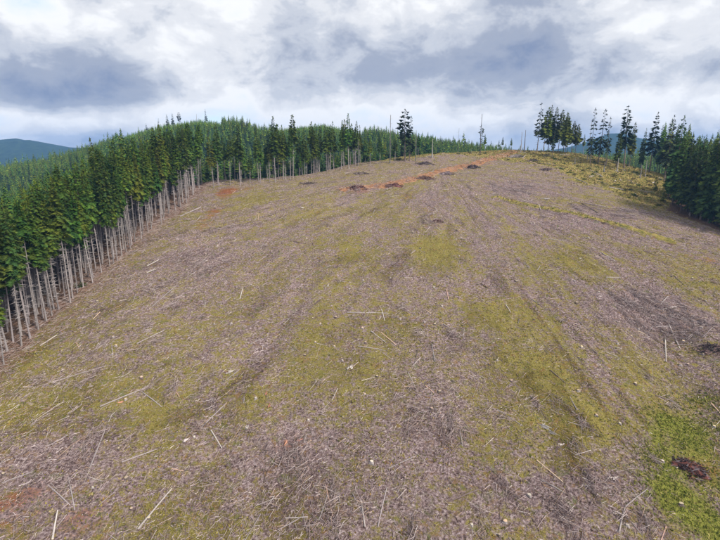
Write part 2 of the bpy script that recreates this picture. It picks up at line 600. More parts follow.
LUSH = [(672, 425, 5, 3.6, .75), (690, 445, 6, 4, .55), (664, 460, 4.5, 3.4, .6), (690, 508, 7, 4.5, .6), (712, 532, 6, 4.5, .5), (670, 488, 5, 3.5, .5),
        (712, 425, 6, 4, .4), (718, 485, 5, 4, .3), (700, 402, 6, 2.5, .3), (55, 395, 5, 4, .28), (95, 415, 4, 3, .25), (650, 440, 4, 4, .25)]


def covers(X, Y):
    moss = 0.45 + 1.2 * blob_sum(X, Y, MOSS)
    td = trail_dist(X, Y)
    moss = moss + 0.9 * np.exp(-((td - 2.4) / 1.0) ** 2) - 0.5 * np.exp(-((td + 1.8) / 1.6) ** 2)
    rust = blob_sum(X, Y, RUST)
    lush = blob_sum(X, Y, LUSH)
    return moss, rust, lush


def zones(X, Y):
    # strip of uncut grass along the right shoulder and over the ridge
    yc = np.interp(X, CREST_X, CREST_Y)
    edge = np.interp(Y, [150, 200, 216, 256, 300, 330, 345], [175, 148, 133, 122, 110, 72, 40]) + (fbm(X / 14, Y / 14, 61, 3) - .5) * 20
    yel = 1 / (1 + np.exp(-(X - edge) / 3.5))
    yel = np.maximum(yel, 0.9 / (1 + np.exp(-(Y - (yc - 6)) / 2.5)) * (X > 10))
    td = trail_dist(X, Y)
    yel = np.maximum(yel, 1.15 * np.exp(-((td - 1.8) / 1.3) ** 2) * np.clip(0.35 + fbm(X / 6, Y / 6, 63, 2), 0, 1))
    wob = (fbm(X / 10, Y / 10, 71, 3) - .5) * 9
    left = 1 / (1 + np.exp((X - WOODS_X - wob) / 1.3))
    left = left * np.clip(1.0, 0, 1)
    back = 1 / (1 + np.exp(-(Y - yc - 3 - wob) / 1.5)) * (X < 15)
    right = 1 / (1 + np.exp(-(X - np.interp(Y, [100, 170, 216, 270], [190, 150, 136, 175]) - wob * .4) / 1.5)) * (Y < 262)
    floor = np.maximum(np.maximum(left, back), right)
    far = np.clip((Y - 420) / 80, 0, 1)
    far = np.maximum(far, np.clip((-X - 420) / 80, 0, 1))
    far = np.maximum(far, np.clip((X - 420) / 80, 0, 1))
    return yel * (1 - floor), floor, far


nx, ny = len(gx), len(gy)
V = np.stack([GX.ravel(), GY.ravel(), GZ.ravel()], 1)
I = np.arange(nx * ny).reshape(ny, nx)
Fq = np.stack([I[:-1, :-1].ravel(), I[:-1, 1:].ravel(), I[1:, 1:].ravel(), I[1:, :-1].ravel()], 1)
me = mesh_tris('ground', V, Fq, None, M_GROUND, True)
mo, ru, lu = covers(GX.ravel(), GY.ravel())
add_color(me, 'cover', np.stack([mo, ru, lu], 1))
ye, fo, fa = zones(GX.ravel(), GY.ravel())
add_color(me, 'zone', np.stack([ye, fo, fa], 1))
LAND = (45.0, 292.0)             # the landing the logs were hauled up to


def flow(X, Y):
    dx = X - LAND[0]
    th = np.arctan2(np.where(dx < 0, dx * 0.2, dx), LAND[1] - Y)
    return th, np.hypot(X - LAND[0], Y - LAND[1])


th, rr = flow(GX.ravel(), GY.ravel())
a = me.attributes.new('fall_line', 'FLOAT_VECTOR', 'POINT')
a.data.foreach_set('vector', np.stack([th * 150, rr, rr * 0], 1).astype(np.float32).ravel())
ground = tag(link('ground', me), 'bare replanted clearcut hillside of grey slash, moss and dead grass', 'hillside', kind='structure')


# ------------------------------------------------------------------ the red dirt road along the ridge
def ribbon(name, pts_px, widths, mat, lift, seed):
    P = np.array([at(px, py)[:2] for px, py in pts_px])
    seg = np.r_[0, np.cumsum(np.hypot(*np.diff(P, axis=0).T))]
    s = np.arange(0, seg[-1], 0.8)
    k = np.ones(9) / 9
    cx = np.interp(s, seg, P[:, 0]); cy = np.interp(s, seg, P[:, 1])
    pad = 4
    cx = np.convolve(np.pad(cx, pad, 'edge'), k, 'valid'); cy = np.convolve(np.pad(cy, pad, 'edge'), k, 'valid')
    w = np.interp(s, seg, widths)
    tx, ty = np.gradient(cx), np.gradient(cy)
    L = np.hypot(tx, ty) + 1e-9
    nxv, nyv = -ty / L, tx / L
    cols = 13
    V = []
    for j in range(cols):
        q = j / (cols - 1) * 2 - 1
        rag = 1 + 2.2 * (fbm(s / 3.0, s * 0 + seed + 7 * (q > 0), 5 + seed, 3) - 0.5)
        X = cx + nxv * q * w * rag; Y = cy + nyv * q * w * rag
        edge = np.clip((1 - abs(q)) * 4, -0.4, 1)
        Z = height(X, Y) + lift * edge - 0.10 * (abs(q) == 1)
        V.append(np.stack([X, Y, Z], 1))
    V = np.concatenate(V)
    n = len(s)
    I = np.arange(cols * n).reshape(cols, n)
    F = np.stack([I[:-1, :-1].ravel(), I[:-1, 1:].ravel(), I[1:, 1:].ravel(), I[1:, :-1].ravel()], 1)
    return link(name, mesh_tris(name, V, F[:, ::-1], None, mat, True))


ROAD_PX = [(338, 190), (360, 188), (392, 184), (425, 176), (452, 169), (478, 163), (497, 157), (512, 152.5), (518, 150.2)]
tag(ribbon('dirt_road', ROAD_PX, [1.8, 3.1, 3.3, 3.6, 3.5, 3.8, 4.2, 4.8, 5.2], M_ROAD, 0.10, 3), 'red dirt logging road running up the ridge', 'road', kind='structure')

# ------------------------------------------------------------------ conifers
GREENS = {
    'edge': np.array([(0.108, 0.160, 0.018), (0.070, 0.135, 0.022), (0.150, 0.175, 0.022), (0.045, 0.098, 0.028)]),
    'deep': np.array([(0.042, 0.085, 0.024), (0.058, 0.105, 0.026), (0.080, 0.120, 0.026), (0.028, 0.062, 0.024)]),
    'mixed': np.array([(0.080, 0.135, 0.026), (0.098, 0.155, 0.028), (0.135, 0.170, 0.028), (0.046, 0.090, 0.028)]),
    'old': np.array([(0.028, 0.050, 0.024), (0.044, 0.064, 0.026), (0.022, 0.040, 0.022), (0.055, 0.074, 0.028)]),
}
PALE_BARK = ((0.25, 0.215, 0.21), (0.31, 0.28, 0.275))
BROWN_BARK = ((0.115, 0.085, 0.070), (0.20, 0.165, 0.145))


def crown(r, H, z0, R, whorls, per, pal, shape=0.68, gap=0.0, droop=0.25, ns=4, flat=False):
    """branch by branch: each a spray of twig-sized faces to both sides of its axis"""
    s = Soup()
    V, F, C = [], [], []
    n = 0
    pal = GREENS[pal]
    zs = np.linspace(z0, H * 0.985, whorls) + r.normal(0, 0.28, whorls)
    gapn = r.random(whorls)
    own = pal[r.integers(len(pal))]
    for wi, z in enumerate(zs):
        t = min(max((z - z0) / (H - z0), 0), 1)
        if gap and gapn[wi] < gap and t < 0.93:
            continue
        env = R * ((1 - t) ** shape) * (0.55 + 0.45 * min(1, t / 0.18)) + 0.30
        if flat:
            env = R * (0.35 + 0.65 * math.sin(math.pi * min(1, t * 0.95 + 0.05)) ** 0.7) * (1 if t < 0.9 else 0.6)
        nb = max(3, int(round(per * (0.6 + 0.4 * (1 - t)))))
        a0 = r.random() * 6.28
        for b in range(nb):
            a = a0 + b * 6.283 / nb + r.normal(0, 0.55)
            L = env * (r.uniform(0.45, 1.15) if r.random() < .88 else r.uniform(1.1, 1.4))
            if gap and r.random() < gap * 0.6:
                continue
            el = (-0.25 + 0.55 * t) + r.normal(0, 0.10)
            ax = np.array((math.cos(a) * math.cos(el), math.sin(a) * math.cos(el), math.sin(el)))
            side = np.array((-math.sin(a), math.cos(a), 0))
            base = np.array((0, 0, min(z + r.normal(0, 0.38), H)))
            col = (0.5 * pal[r.integers(len(pal))] + 0.5 * own) * r.uniform(0.72, 1.2)
            k = ns if L > 0.8 else 2
            for i in range(k):
                q0 = 0.12 + 0.80 * i / k
                q1 = q0 + 0.80 / k * 1.5
                p0 = base + ax * L * q0 + np.array((0, 0, -droop * L * q0 * q0))
                p1 = base + ax * L * q1 + np.array((0, 0, -droop * L * q1 * q1))
                for sg in (-1, 1):
                    reach = (L * r.uniform(0.20, 0.42) + 0.12) * (1 - 0.5 * q0)
                    tip = (p0 + p1) / 2 + side * sg * reach + ax * reach * 0.55 + np.array((0, 0, r.normal(-0.12, 0.16) * L * 0.35))
                    V += [p0, p1, tip]; F.append((n, n + 1, n + 2)); n += 3
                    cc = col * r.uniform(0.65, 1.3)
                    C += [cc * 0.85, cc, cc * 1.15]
            # a hanging twig below the branch gives it thickness seen from the side
            p0 = base + ax * L * 0.25; p1 = base + ax * L * 0.95 + np.array((0, 0, -droop * L * 0.9))
            tip = base + ax * L * 0.6 + np.array((0, 0, -droop * L * 0.36 - L * r.uniform(0.2, 0.45) - 0.1))
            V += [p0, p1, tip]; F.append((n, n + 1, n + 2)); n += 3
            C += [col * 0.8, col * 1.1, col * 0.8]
    # leader
    for k in range(4):
        a = k * 1.57 + r.random()
        V += [np.array((0, 0, H + 0.4)), np.array((0.28 * math.cos(a), 0.28 * math.sin(a), H - 0.9)), np.array((0.28 * math.cos(a + 2), 0.28 * math.sin(a + 2), H - 0.8))]
        F.append((n, n + 1, n + 2)); n += 3
        C += [pal[0]] * 3
    s.add(V, F, np.array(C))
    return s


def trunk(r, H, z0, rad, bark, limbs, limb_len=1.6, sides=7, top=None, burnt=0):
    s = Soup()
    zt = top or H * 0.97
    zz = np.array([-1.2, 0, 0.6, 2.0] + list(np.linspace(0.2, 1, 6) * zt))
    bend = r.normal(0, 0.12, 2)
    pts = [(bend[0] * math.sin(z / zt * 3), bend[1] * math.sin(z / zt * 2.6), z) for z in zz]
    rad_z = [rad * (1.45 if z <= 0 else 1.2 if z < 1 else 1.0) * max(0.10 if top is None else 0.42, 1 - 0.92 * max(z, 0) / H) for z in zz]
    s.tube(pts, rad_z, sides, bark[0], bark[1], r, cap=np.array(bark[1]) * 1.1)
    if top is None:              # trunk tinted dark brown inside the crown so it shows less
        for arr, cc in zip(s.V[:1], s.C[:1]):
            young = np.clip((arr[:, 2] - z0) / 3.0, 0, 1)[:, None]
            cc[:] = cc * (1 - young) + np.array((0.10, 0.075, 0.055)) * young
    limb_soup = Soup()
    for _ in range(limbs):
        z = r.uniform(1.5, max(z0 + 2.0, 3)) if top is None else r.uniform(zt * 0.35, zt * 0.95)
        a = r.random() * 6.28
        L = limb_len * r.uniform(0.3, 1.1) * (0.6 + 0.5 * z / max(z0, 1))
        R0 = rad * (1 - 0.9 * z / H) * 0.9
        d = np.array((math.cos(a), math.sin(a), r.normal(-0.12, 0.22)))
        p0 = np.array((d[0] * R0 * 0.6, d[1] * R0 * 0.6, z)); p1 = p0 + d * L
        w = 0.035 + 0.012 * L
        e = np.array((-d[1], d[0], 0)) * w; u = np.array((0, 0, w))
        c = np.array(bark[1]) * r.uniform(0.7, 1.0)
        limb_soup.add([p0 + e, p0 - e, p0 + u * 1.6, p1], [(0, 3, 2), (2, 3, 1), (1, 3, 0)], c)
    return s, limb_soup


KINDS = {}


def make_kind(name, count, H, z0f, R, whorls, per, pal, bark, rad, limbs, seed, **kw):
    KINDS[name] = []
    limb_len = kw.pop('limb_len', 1.6)
    for i in range(count):
        r = np.random.default_rng(seed + i)
        z0 = H * (z0f + r.normal(0, 0.085))
        Rr = R * r.uniform(0.8, 1.2)
        c = crown(r, H, z0, Rr, whorls, per, pal, **kw).mesh('crown', M_FOLIAGE)
        k, lm = trunk(r, H, z0, rad, bark, limbs, limb_len)
        KINDS[name].append((c, k.mesh('trunk', M_BARK, True), lm.mesh('dead_branches', M_BARK) if limbs else None, H))


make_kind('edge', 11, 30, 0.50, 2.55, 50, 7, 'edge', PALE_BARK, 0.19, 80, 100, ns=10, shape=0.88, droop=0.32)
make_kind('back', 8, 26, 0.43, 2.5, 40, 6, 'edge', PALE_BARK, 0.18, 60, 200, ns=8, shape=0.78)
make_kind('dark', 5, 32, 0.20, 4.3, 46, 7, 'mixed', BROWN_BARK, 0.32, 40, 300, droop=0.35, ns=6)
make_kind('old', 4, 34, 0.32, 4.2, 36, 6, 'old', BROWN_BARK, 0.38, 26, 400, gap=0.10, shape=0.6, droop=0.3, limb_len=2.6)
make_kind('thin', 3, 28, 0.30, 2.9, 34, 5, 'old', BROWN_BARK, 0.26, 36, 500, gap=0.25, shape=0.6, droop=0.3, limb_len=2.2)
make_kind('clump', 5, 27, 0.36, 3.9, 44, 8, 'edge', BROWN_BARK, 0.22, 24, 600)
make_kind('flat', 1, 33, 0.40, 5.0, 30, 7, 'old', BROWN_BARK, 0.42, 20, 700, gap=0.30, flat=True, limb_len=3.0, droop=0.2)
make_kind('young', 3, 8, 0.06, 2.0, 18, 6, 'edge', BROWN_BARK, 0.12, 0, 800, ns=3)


def tree(kind, x, y, H, label, cat='tree', group=None, name='conifer_tree', wide=1.0, var=None, lean=None, sink=0.25):
    v = KINDS[kind]
    c, k, lm, h0 = v[rng.integers(len(v)) if var is None else var]
    z = float(height(x, y))
    o = bpy.data.objects.new(name, None)
    COL.objects.link(o)
    o.empty_display_size = 1.0
    s = H / h0
    o.location = (x, y, z - sink)
    o.scale = (s * wide, s * wide, s)
    ln = lean if lean is not None else (rng.normal(0, 0.026), rng.normal(0, 0.026))
    o.rotation_euler = (ln[0], ln[1], rng.uniform(0, 6.28))
    tag(o, label, cat, group)
    link('crown', c, o)
    tk = link('trunk', k, o)
    if lm is not None:
        link('dead_branches', lm, tk)['kind'] = 'stuff'
    return o


ONES = 'first second third fourth fifth sixth seventh eighth ninth tenth eleventh twelfth thirteenth fourteenth fifteenth sixteenth seventeenth eighteenth nineteenth'.split()
TENS = {2: 'twent', 3: 'thirt', 4: 'fort', 5: 'fift', 6: 'sixt'}


def ordinal(i):
    """0 -> first, 1 -> second ..."""
    n = i + 1
    if n < 20:
        return ONES[n - 1]
    return TENS[n // 10] + ('ieth' if n % 10 == 0 else 'y-' + ONES[n % 10 - 1])


def whereabouts(x, y):
    side = 'left' if x < -0.22 * y else 'right' if x > 0.22 * y else 'middle'
    level = 'lowest part' if y < 95 else 'lower part' if y < 135 else 'upper part' if y < 200 else 'far top'
    return 'the %s of the slope towards the %s' % (level, side)


# ---- stand of the left: the front rows one by one
left_pts = []
for row in range(5):
    y = 97.0 + row * 0.7
    while y < 266:
        x = WOODS_X - 2.2 - row * 3.3 + rng.normal(0, 0.8) + (float(fbm(np.array(0.0), np.array(y / 14), 81, 2)) - .5) * 5
        yy = y + rng.normal(0, 0.6)
        if x > -0.86 * yy - 1:
            left_pts.append((x, yy, row))
        y += rng.uniform(2.8, 4.2) if row == 0 else rng.uniform(3.4, 5.0)
front_no = 0
for x, y, row in left_pts:
    if row == 0:
        lb = 'bare-trunked conifer, %s from the near end of the left stand front row' % ordinal(front_no); front_no += 1
        gr = 'front row of the left conifer stand'
    else:
        lb = 'green conifer standing among others behind the front row of the left stand'
        gr = 'conifers behind the front row of the left stand'
    Ht = rng.normal(30.5, 3.3) - row * 0.2
    tree('edge', x, y, Ht, lb, group=gr, wide=rng.uniform(0.8, 1.12))

# ---- stand along the back edge
BACK_EDGE = [(214, 187), (232, 186), (255, 184), (280, 181), (300, 178), (322, 173), (345, 168), (360, 166)]
bp = np.array([at(*p)[:2] for p in BACK_EDGE])
bs = np.r_[0, np.cumsum(np.hypot(*np.diff(bp, axis=0).T))]
back_no = 0
for row in range(3):
    s_ = 1.0 + row
    while s_ < bs[-1]:
        x = np.interp(s_, bs, bp[:, 0]) + rng.normal(0, 0.9)
        y = np.interp(s_, bs, bp[:, 1]) + 0.5 + row * 5.0 + rng.normal(0, 1.4)
        Ht = rng.normal(24.5, 4.0)
        if row == 0:
            back_no += 1
            tree('back', x, y, Ht, 'slim pale-trunked conifer, %s from the left along the back edge of the clearing' % ordinal(back_no - 1), group='front row along the back edge of the clearing')
        else:
            tree('back', x, y, Ht, 'slim conifer standing behind the front row at the back edge', group='conifers behind the back edge of the clearing')
        s_ += rng.uniform(3.2, 6.0) if rng.random() < .75 else rng.uniform(8, 14)


def px_height(base_y_world, py_base, py_top, x, y, z):
    """metres from the ground at a place up to the line of sight through py_top"""
    d = pix_dir(360, py_top)
    return CAMZ + d[2] / d[1] * y - z


def px_tree(kind, px, base, top, label, **kw):
    x, y, z = at(px, base)
    return tree(kind, x, y, px_height(None, base, top, x, y, z) + 0.25, label, **kw)


# ---- trees standing alone along the ridge and the right shoulder
px_tree('flat', 405, 161, 109, 'tall old conifer with ragged flat top alone on the left of the ridge', wide=1.1)
px_tree('thin', 409.5, 161, 116, 'thin half-bare conifer close beside the ragged flat-topped tree', wide=1.1)
px_tree('back', 418, 160, 133, 'short green conifer just right of the ragged flat-topped tree', wide=1.0)
px_tree('back', 395, 163, 140, 'short leafy conifer just left of the ragged flat-topped tree', wide=1.2)
px_tree('back', 380, 164, 132, 'conifer standing alone left of the tall bare snag')
px_tree('back', 370, 166, 136, 'narrow conifer at the right end of the back stand')
CL = [(537, 152, 103, 'thin', 1.0, 'leftmost tree of the ridge-top clump, thin with a bare trunk'),
      (543, 152.5, 107, 'clump', 1.0, 'second tree from the left in the ridge-top clump'),
      (548, 152, 105, 'clump', 1.0, 'third tree from the left in the ridge-top clump, among the tallest'),
      (553, 152.5, 107, 'clump', 1.0, 'fourth tree from the left in the ridge-top clump'),
      (558, 153, 110, 'clump', 1.0, 'fifth tree from the left in the ridge-top clump'),
      (563, 153, 112, 'clump', 1.0, 'sixth tree from the left in the ridge-top clump'),
      (567, 153, 118, 'clump', 1.0, 'third tree from the right end of the ridge-top clump'),
      (571, 154, 121, 'clump', 1.0, 'second tree from the right end of the ridge-top clump'),
      (575, 154, 124, 'clump', 1.1, 'rightmost and shortest tree of the ridge-top clump'),
      (552, 158, 126, 'thin', 0.8, 'slender tree standing forward of the ridge-top clump on its left'),
      (565, 157.5, 113, 'clump', 0.9, 'slender tree standing forward of the ridge-top clump on its right')]
for px, b, t_, k, w, lb in CL:
    px_tree(k, px, b, t_, lb, wide=w, group='clump of conifers on the ridge top')
RT = [(590, 164, 108, 'thin', 0.9, 'left tree of three spindly half-bare conifers on the right shoulder'),
      (598, 163, 109, 'thin', 1.15, 'middle tree of three spindly conifers on the right shoulder'),
      (606, 166, 117, 'thin', 0.8, 'right and shortest of three spindly conifers on the right shoulder'),
      (616, 168, 128, 'clump', 0.9, 'low green conifer between the spindly trees and the tall dark one'),
      (624, 168, 105, 'old', 1.0, 'tall dark conifer right of the three spindly trees, tallest on the shoulder'),
      (629, 167, 122, 'clump', 0.9, 'green conifer close behind the tall dark conifer of the shoulder'),
      (640, 168, 128, 'dark', 0.7, 'narrow dark conifer left of the two tall ragged ones'),
      (649, 172, 112, 'old', 0.95, 'left of the two tall ragged conifers next to the right stand'),
      (657, 171, 125, 'dark', 0.6, 'narrow conifer between the two tall ragged ones'),
      (664, 181, 115, 'old', 0.9, 'right of the two tall ragged conifers next to the right stand')]
for px, b, t_, k, w, lb in RT:
    px_tree(k, px, b, t_, lb, wide=w, group='conifers scattered along the right shoulder')
# ---- little trees on the skyline beyond the ridge
for px, b, t_, lb in ((471, 154, 140, 'small conifer at the foot of the snag on the ridge skyline'), (485, 153, 134, 'round-headed little conifer right of the tufted snag'),
                      (502, 152, 137, 'left of two small conifers on the skyline left of the dead poles'), (511, 152, 138, 'right of two small conifers on the skyline left of the dead poles'),
                      (498, 152, 140, 'tiny conifer left of the pair on the skyline'), (583, 154, 134, 'small thin conifer between the ridge-top clump and the spindly trees')):
    px_tree('back', px, b, t_, lb, wide=0.9, group='small trees on the ridge skyline')

# ---- right stand
right_spots = [(672, 205, 138), (680, 213, 143), (690, 216, 139), (700, 220, 131), (708, 222, 137), (716, 224, 128), (668, 196, 150),
               (724, 228, 130), (733, 232, 128), (742, 236, 126), (752, 241, 122)]
for i, (px, b, t_) in enumerate(right_spots):
    px_tree('dark', px, b, t_, 'dark broad conifer, %s from the left on the front edge of the right stand' % ordinal(sorted(q[0] for q in right_spots).index(px)), group='front edge of the right conifer stand', wide=rng.uniform(0.85, 1.05))
for row in range(1, 6):
    for k in range(9):
        y0 = 178 + k * 8.2 + rng.normal(0, 1.5)
        x0 = np.interp(y0, [150, 178, 200, 216, 236, 262], [172, 152, 143, 138, 145, 158]) + row * 5.2 + rng.normal(0, 1.2)
        tree('dark' if rng.random() < .75 else 'old', x0, y0, rng.normal(31.5, 3.0) - row * 0.3, 'dark conifer behind the front edge of the right stand',
             group='conifers behind the front edge of the right stand', wide=0.85)
px_tree('young', 662, 201, 186, 'small bushy tree at the left foot of the right stand')
px_tree('young', 655, 190, 177, 'low bushy tree beside the ragged conifer on the shoulder')

# ---- a few tall survivors on the hill far behind
for px, b, t_, k, lb in ((147, 131, 123, 'thin', 'small dark tree leftmost on the far left hill crest'),
                         (158.5, 129, 118, 'thin', 'narrow dark tree second from left on the far hill crest'),
                         (168, 128, 114, 'old', 'left of three dark trees close together on the far hill crest'),
                         (173, 127, 113, 'old', 'middle of three dark trees close together on the far hill crest'),
                         (180, 127, 112, 'flat', 'right of three dark trees close together on the far hill crest'),
                         (206.5, 122, 109, 'thin', 'tall narrow tree just left of the wooded far hilltop')):
    d = pix_dir(px, b)
    y = 612.0; x = d[0] / d[1] * y
    z = float(height(x, y))
    tree(k, x, y, px_height(None, b, t_, x, y, z), lb, group='tall trees left standing on the far hill', wide=1.1, sink=0.3)


# ------------------------------------------------------------------ snags
def snag(px, base, top, rad, label, limbs, bark, tuft=False, dist=None, lean=(0, 0), limb_len=1.8, seed=0, name='dead_snag'):
    if dist is None:
        x, y, z = at(px, base)
    else:
        d = pix_dir(px, base); y = dist; x = d[0] / d[1] * y; z = float(height(x, y))
    H = px_height(None, base, top, x, y, z)
    r = np.random.default_rng(900 + seed)
    o = bpy.data.objects.new(name, None)
    COL.objects.link(o)
    o.location = (x, y, z); o.rotation_euler = (lean[0], lean[1], 0)
    tag(o, label, 'dead tree', 'standing dead trees')
    s, lm = trunk(r, H * 1.15, H, rad, bark, limbs, limb_len, top=H)
    tk = link('trunk', s.mesh('trunk', M_BARK, True), o)
    if limbs:
        link('dead_branches', lm.mesh('dead_branches', M_BARK), tk)['kind'] = 'stuff'
    if tuft:
        c = crown(r, H * 0.72, H * 0.36, 2.6, 9, 5, 'old', gap=0.25, flat=True)
        link('crown', c.mesh('crown', M_FOLIAGE), o)
    return o


GREY = ((0.16, 0.145, 0.14), (0.24, 0.225, 0.22))
DARKW = ((0.075, 0.065, 0.06), (0.13, 0.115, 0.11))
snag(390, 163, 115, 0.36, 'tall bare snag left of the ragged flat-topped tree', 26, GREY, seed=1)
snag(415.5, 161, 130, 0.3, 'grey snag close behind the ragged flat-topped tree', 12, GREY, seed=2)
snag(432, 157.5, 139, 0.46, 'short thick pale pole snag standing alone on the ridge', 3, ((0.30, 0.28, 0.27), (0.36, 0.34, 0.33)), seed=3)
snag(458, 154, 128, 0.14, 'very thin bare snag between the pale pole and the tufted snag', 4, GREY, seed=4)
snag(480, 153, 114, 0.34, 'tall dark snag with one green tuft on the ridge skyline', 8, DARKW, tuft=True, seed=5)
snag(520.5, 152.5, 132, 0.34, 'left of two dead poles at the top of the dirt road', 3, GREY, seed=6)
snag(524, 152.5, 130, 0.40, 'right and darker of two dead poles at the top of the dirt road', 2, DARKW, seed=7)
snag(587, 160, 121, 0.2, 'thin leaning snag left of the three spindly conifers', 16, GREY, seed=8, lean=(0, 0.02))
snag(604, 172, 162, 0.4, 'short broken snag below the three spindly conifers', 2, GREY, seed=9)
snag(617, 171, 158, 0.36, 'pale broken snag at the foot of the tall dark shoulder conifer', 2, PALE_BARK, seed=10)
snag(640, 178, 165, 0.34, 'left of two broken snags on the yellow slope by the ragged conifers', 3, PALE_BARK, seed=11)
snag(645, 177, 160, 0.3, 'right of two broken snags on the yellow slope by the ragged conifers', 5, GREY, seed=12)
snag(575, 164, 158, 0.3, 'stubby broken snag on the yellow slope under the ridge-top clump', 0, GREY, seed=13)
snag(197, 123, 114, 0.35, 'bare snag among the trees on the far hill crest', 8, GREY, dist=612, seed=14)
snag(690, 215, 183, 0.42, 'pale leaning snag in front of the dark right stand', 5, PALE_BARK, seed=15, lean=(0, 0.20))
snag(319, 172, 140, 0.25, 'grey bare snag among the slim conifers of the back edge', 30, GREY, seed=16, limb_len=2.4)
snag(358, 165.5, 140, 0.28, 'brushy grey snag at the right end of the back stand', 60, GREY, seed=17, limb_len=3.2)
snag(183, 203, 145, 0.2, 'slim branchless snag at the far end of the left stand', 12, PALE_BARK, seed=18)


# ------------------------------------------------------------------ woods that read as a mass
def low_tree(r, H, R, z0f, n, pal, trunk_col=(0.2, 0.17, 0.16)):
    """coarse conifer, a few dozen twig faces, for the masses behind"""
    V, F, C = [], [], []
    z0 = H * z0f
    k = 0
    for i in range(n):
        t = (i + r.random()) / n
        z = z0 + (H - z0) * t
        L = R * (1 - t) ** 0.8 * r.uniform(0.6, 1.15) * (0.6 + 0.4 * min(1, t / 0.15)) + 0.005 * H
        a = i * 2.4 + r.normal(0, 0.4)
        ca, sa = math.cos(a), math.sin(a)
        w = L * r.uniform(0.35, 0.6)
        up = (H - z0) / n * r.uniform(2.0, 4.0) * 0.5 + L * 0.25
        dz = -L * r.uniform(0.05, 0.45)
        V += [(-sa * w * 0.3, ca * w * 0.3, z + up), (ca * L - sa * w, sa * L + ca * w, z + dz), (ca * L * 1.05 + sa * w, sa * L * 1.05 - ca * w, z + dz * 0.8)]
        F.append((k, k + 1, k + 2)); k += 3
        c = pal[r.integers(len(pal))] * r.uniform(0.75, 1.25)
        C += [c * 1.05, c, c]
    if z0f > 0.15:
        w = H * 0.009
        V += [(-w, -w, -.04 * H), (w, -w, -.04 * H), (0, 0, z0 + .15 * H), (w, w, -.04 * H), (-w, w, -.04 * H)]
        F += [(k, k + 1, k + 2), (k + 1, k + 3, k + 2), (k + 3, k + 4, k + 2), (k + 4, k, k + 2)]
        C += [np.array(trunk_col)] * 5
    return np.array(V), np.array(F), np.array(C)


def mass(name, P, variants, heights, label, cat, tintvar=0.25):
    Vs, Fs, Cs, n = [], [], [], 0
    z = height(P[:, 0], P[:, 1])
    for i in range(len(P)):
        v, f, c = variants[rng.integers(len(variants))]
        s = heights[i]
        a = rng.random() * 6.28
        ca, sa = math.cos(a), math.sin(a)
        w = s * rng.uniform(0.9, 1.12)
        X = (v[:, 0] * ca - v[:, 1] * sa) * w + P[i, 0]
        Y = (v[:, 0] * sa + v[:, 1] * ca) * w + P[i, 1]
        Vs.append(np.stack([X, Y, v[:, 2] * s + z[i]], 1)); Fs.append(f + n); n += len(v)
        Cs.append(c * (1 + rng.normal(0, tintvar)) * np.array((1 + rng.normal(0, 0.12), 1, 1 + rng.normal(0, 0.08))))
    me = mesh_tris(name, np.concatenate(Vs), np.concatenate(Fs), np.clip(np.concatenate(Cs), 0.004, 1), M_FOREST)
    return tag(link(name, me), label, cat, kind='stuff')


def jgrid(x0, x1, y0, y1, step, keep):
    xs, ys = np.meshgrid(np.arange(x0, x1, step), np.arange(y0, y1, step))
    xs = xs.ravel() + rng.uniform(-.42, .42, xs.size) * step
    ys = ys.ravel() + rng.uniform(-.42, .42, ys.size) * step
    k = keep(xs, ys)
    return np.stack([xs[k], ys[k]], 1)


def in_view(x, y, m=0.05):
    return (np.abs(x) < (0.80 + m) * y + 6) & (y > 60)


dense = [low_tree(np.random.default_rng(1000 + i), 1.0, 0.115, 0.40, 190, GREENS['edge'] * (0.75, 0.85, 1.0), (0.22, 0.19, 0.18)) for i in range(5)]
coarse = [low_tree(np.random.default_rng(1100 + i), 1.0, 0.20, 0.12, 60, GREENS['deep'] * (1.7, 1.5, 0.75)) for i in range(5)]
small = [low_tree(np.random.default_rng(1200 + i), 1.0, 0.22, 0.0, 22, GREENS['deep'] * (2.0, 1.9, 0.9)) for i in range(4)]

xb = WOODS_X - 2.2 - 5 * 3.3
P = jgrid(-330, xb + 1, 95, 330, 4.4, lambda x, y: in_view(x, y) & (x < xb + 1 - np.clip(y - 268, 0, None) * 0.0))
P = P[P[:, 0] > -240 - 0.2 * P[:, 1]]
mass('conifer_forest', P, dense, rng.normal(29, 2.6, len(P)), 'dense green conifer forest falling away behind the left stand', 'forest', 0.22)

yc_of = lambda x: np.interp(x, CREST_X, CREST_Y)
P = jgrid(-190, 60, 262, 420, 6.5, lambda x, y: (x > xb) & (y > yc_of(x) + 20 + np.clip(x + 5, 0, 80) * 0.9) & in_view(x, y))
mass('conifer_forest', P, dense, rng.normal(20, 4.0, len(P)), 'conifer forest in the hollow behind the back edge of the clearing', 'forest', 0.25)

P = jgrid(165, 300, 185, 330, 5.6, lambda x, y: (x > np.interp(y, [150, 200, 216, 236, 262, 330], [200, 172, 168, 174, 186, 192])) & in_view(x, y, 0.1))
dk = [low_tree(np.random.default_rng(1300 + i), 1.0, 0.14, 0.2, 150, GREENS['mixed'], (0.12, 0.1, 0.09)) for i in range(4)]
mass('conifer_forest', P, dk, rng.normal(30, 3, len(P)), 'dark conifer forest filling the slope behind the right stand', 'forest', 0.2)


def plantation(x, y):
    az = x / y
    e = pix_dir(118, 130); f = pix_dir(222, 120)
    e2 = pix_dir(278, 130); f2 = pix_dir(362, 130)
    a = ((az > e[0] / e[1]) & (az < f[0] / f[1])) | ((az > e2[0] / e2[1]) & (az < f2[0] / f2[1]))
    return a & (y > 545 + 25 * np.sin(x / 23.0)) & (y < 1000)


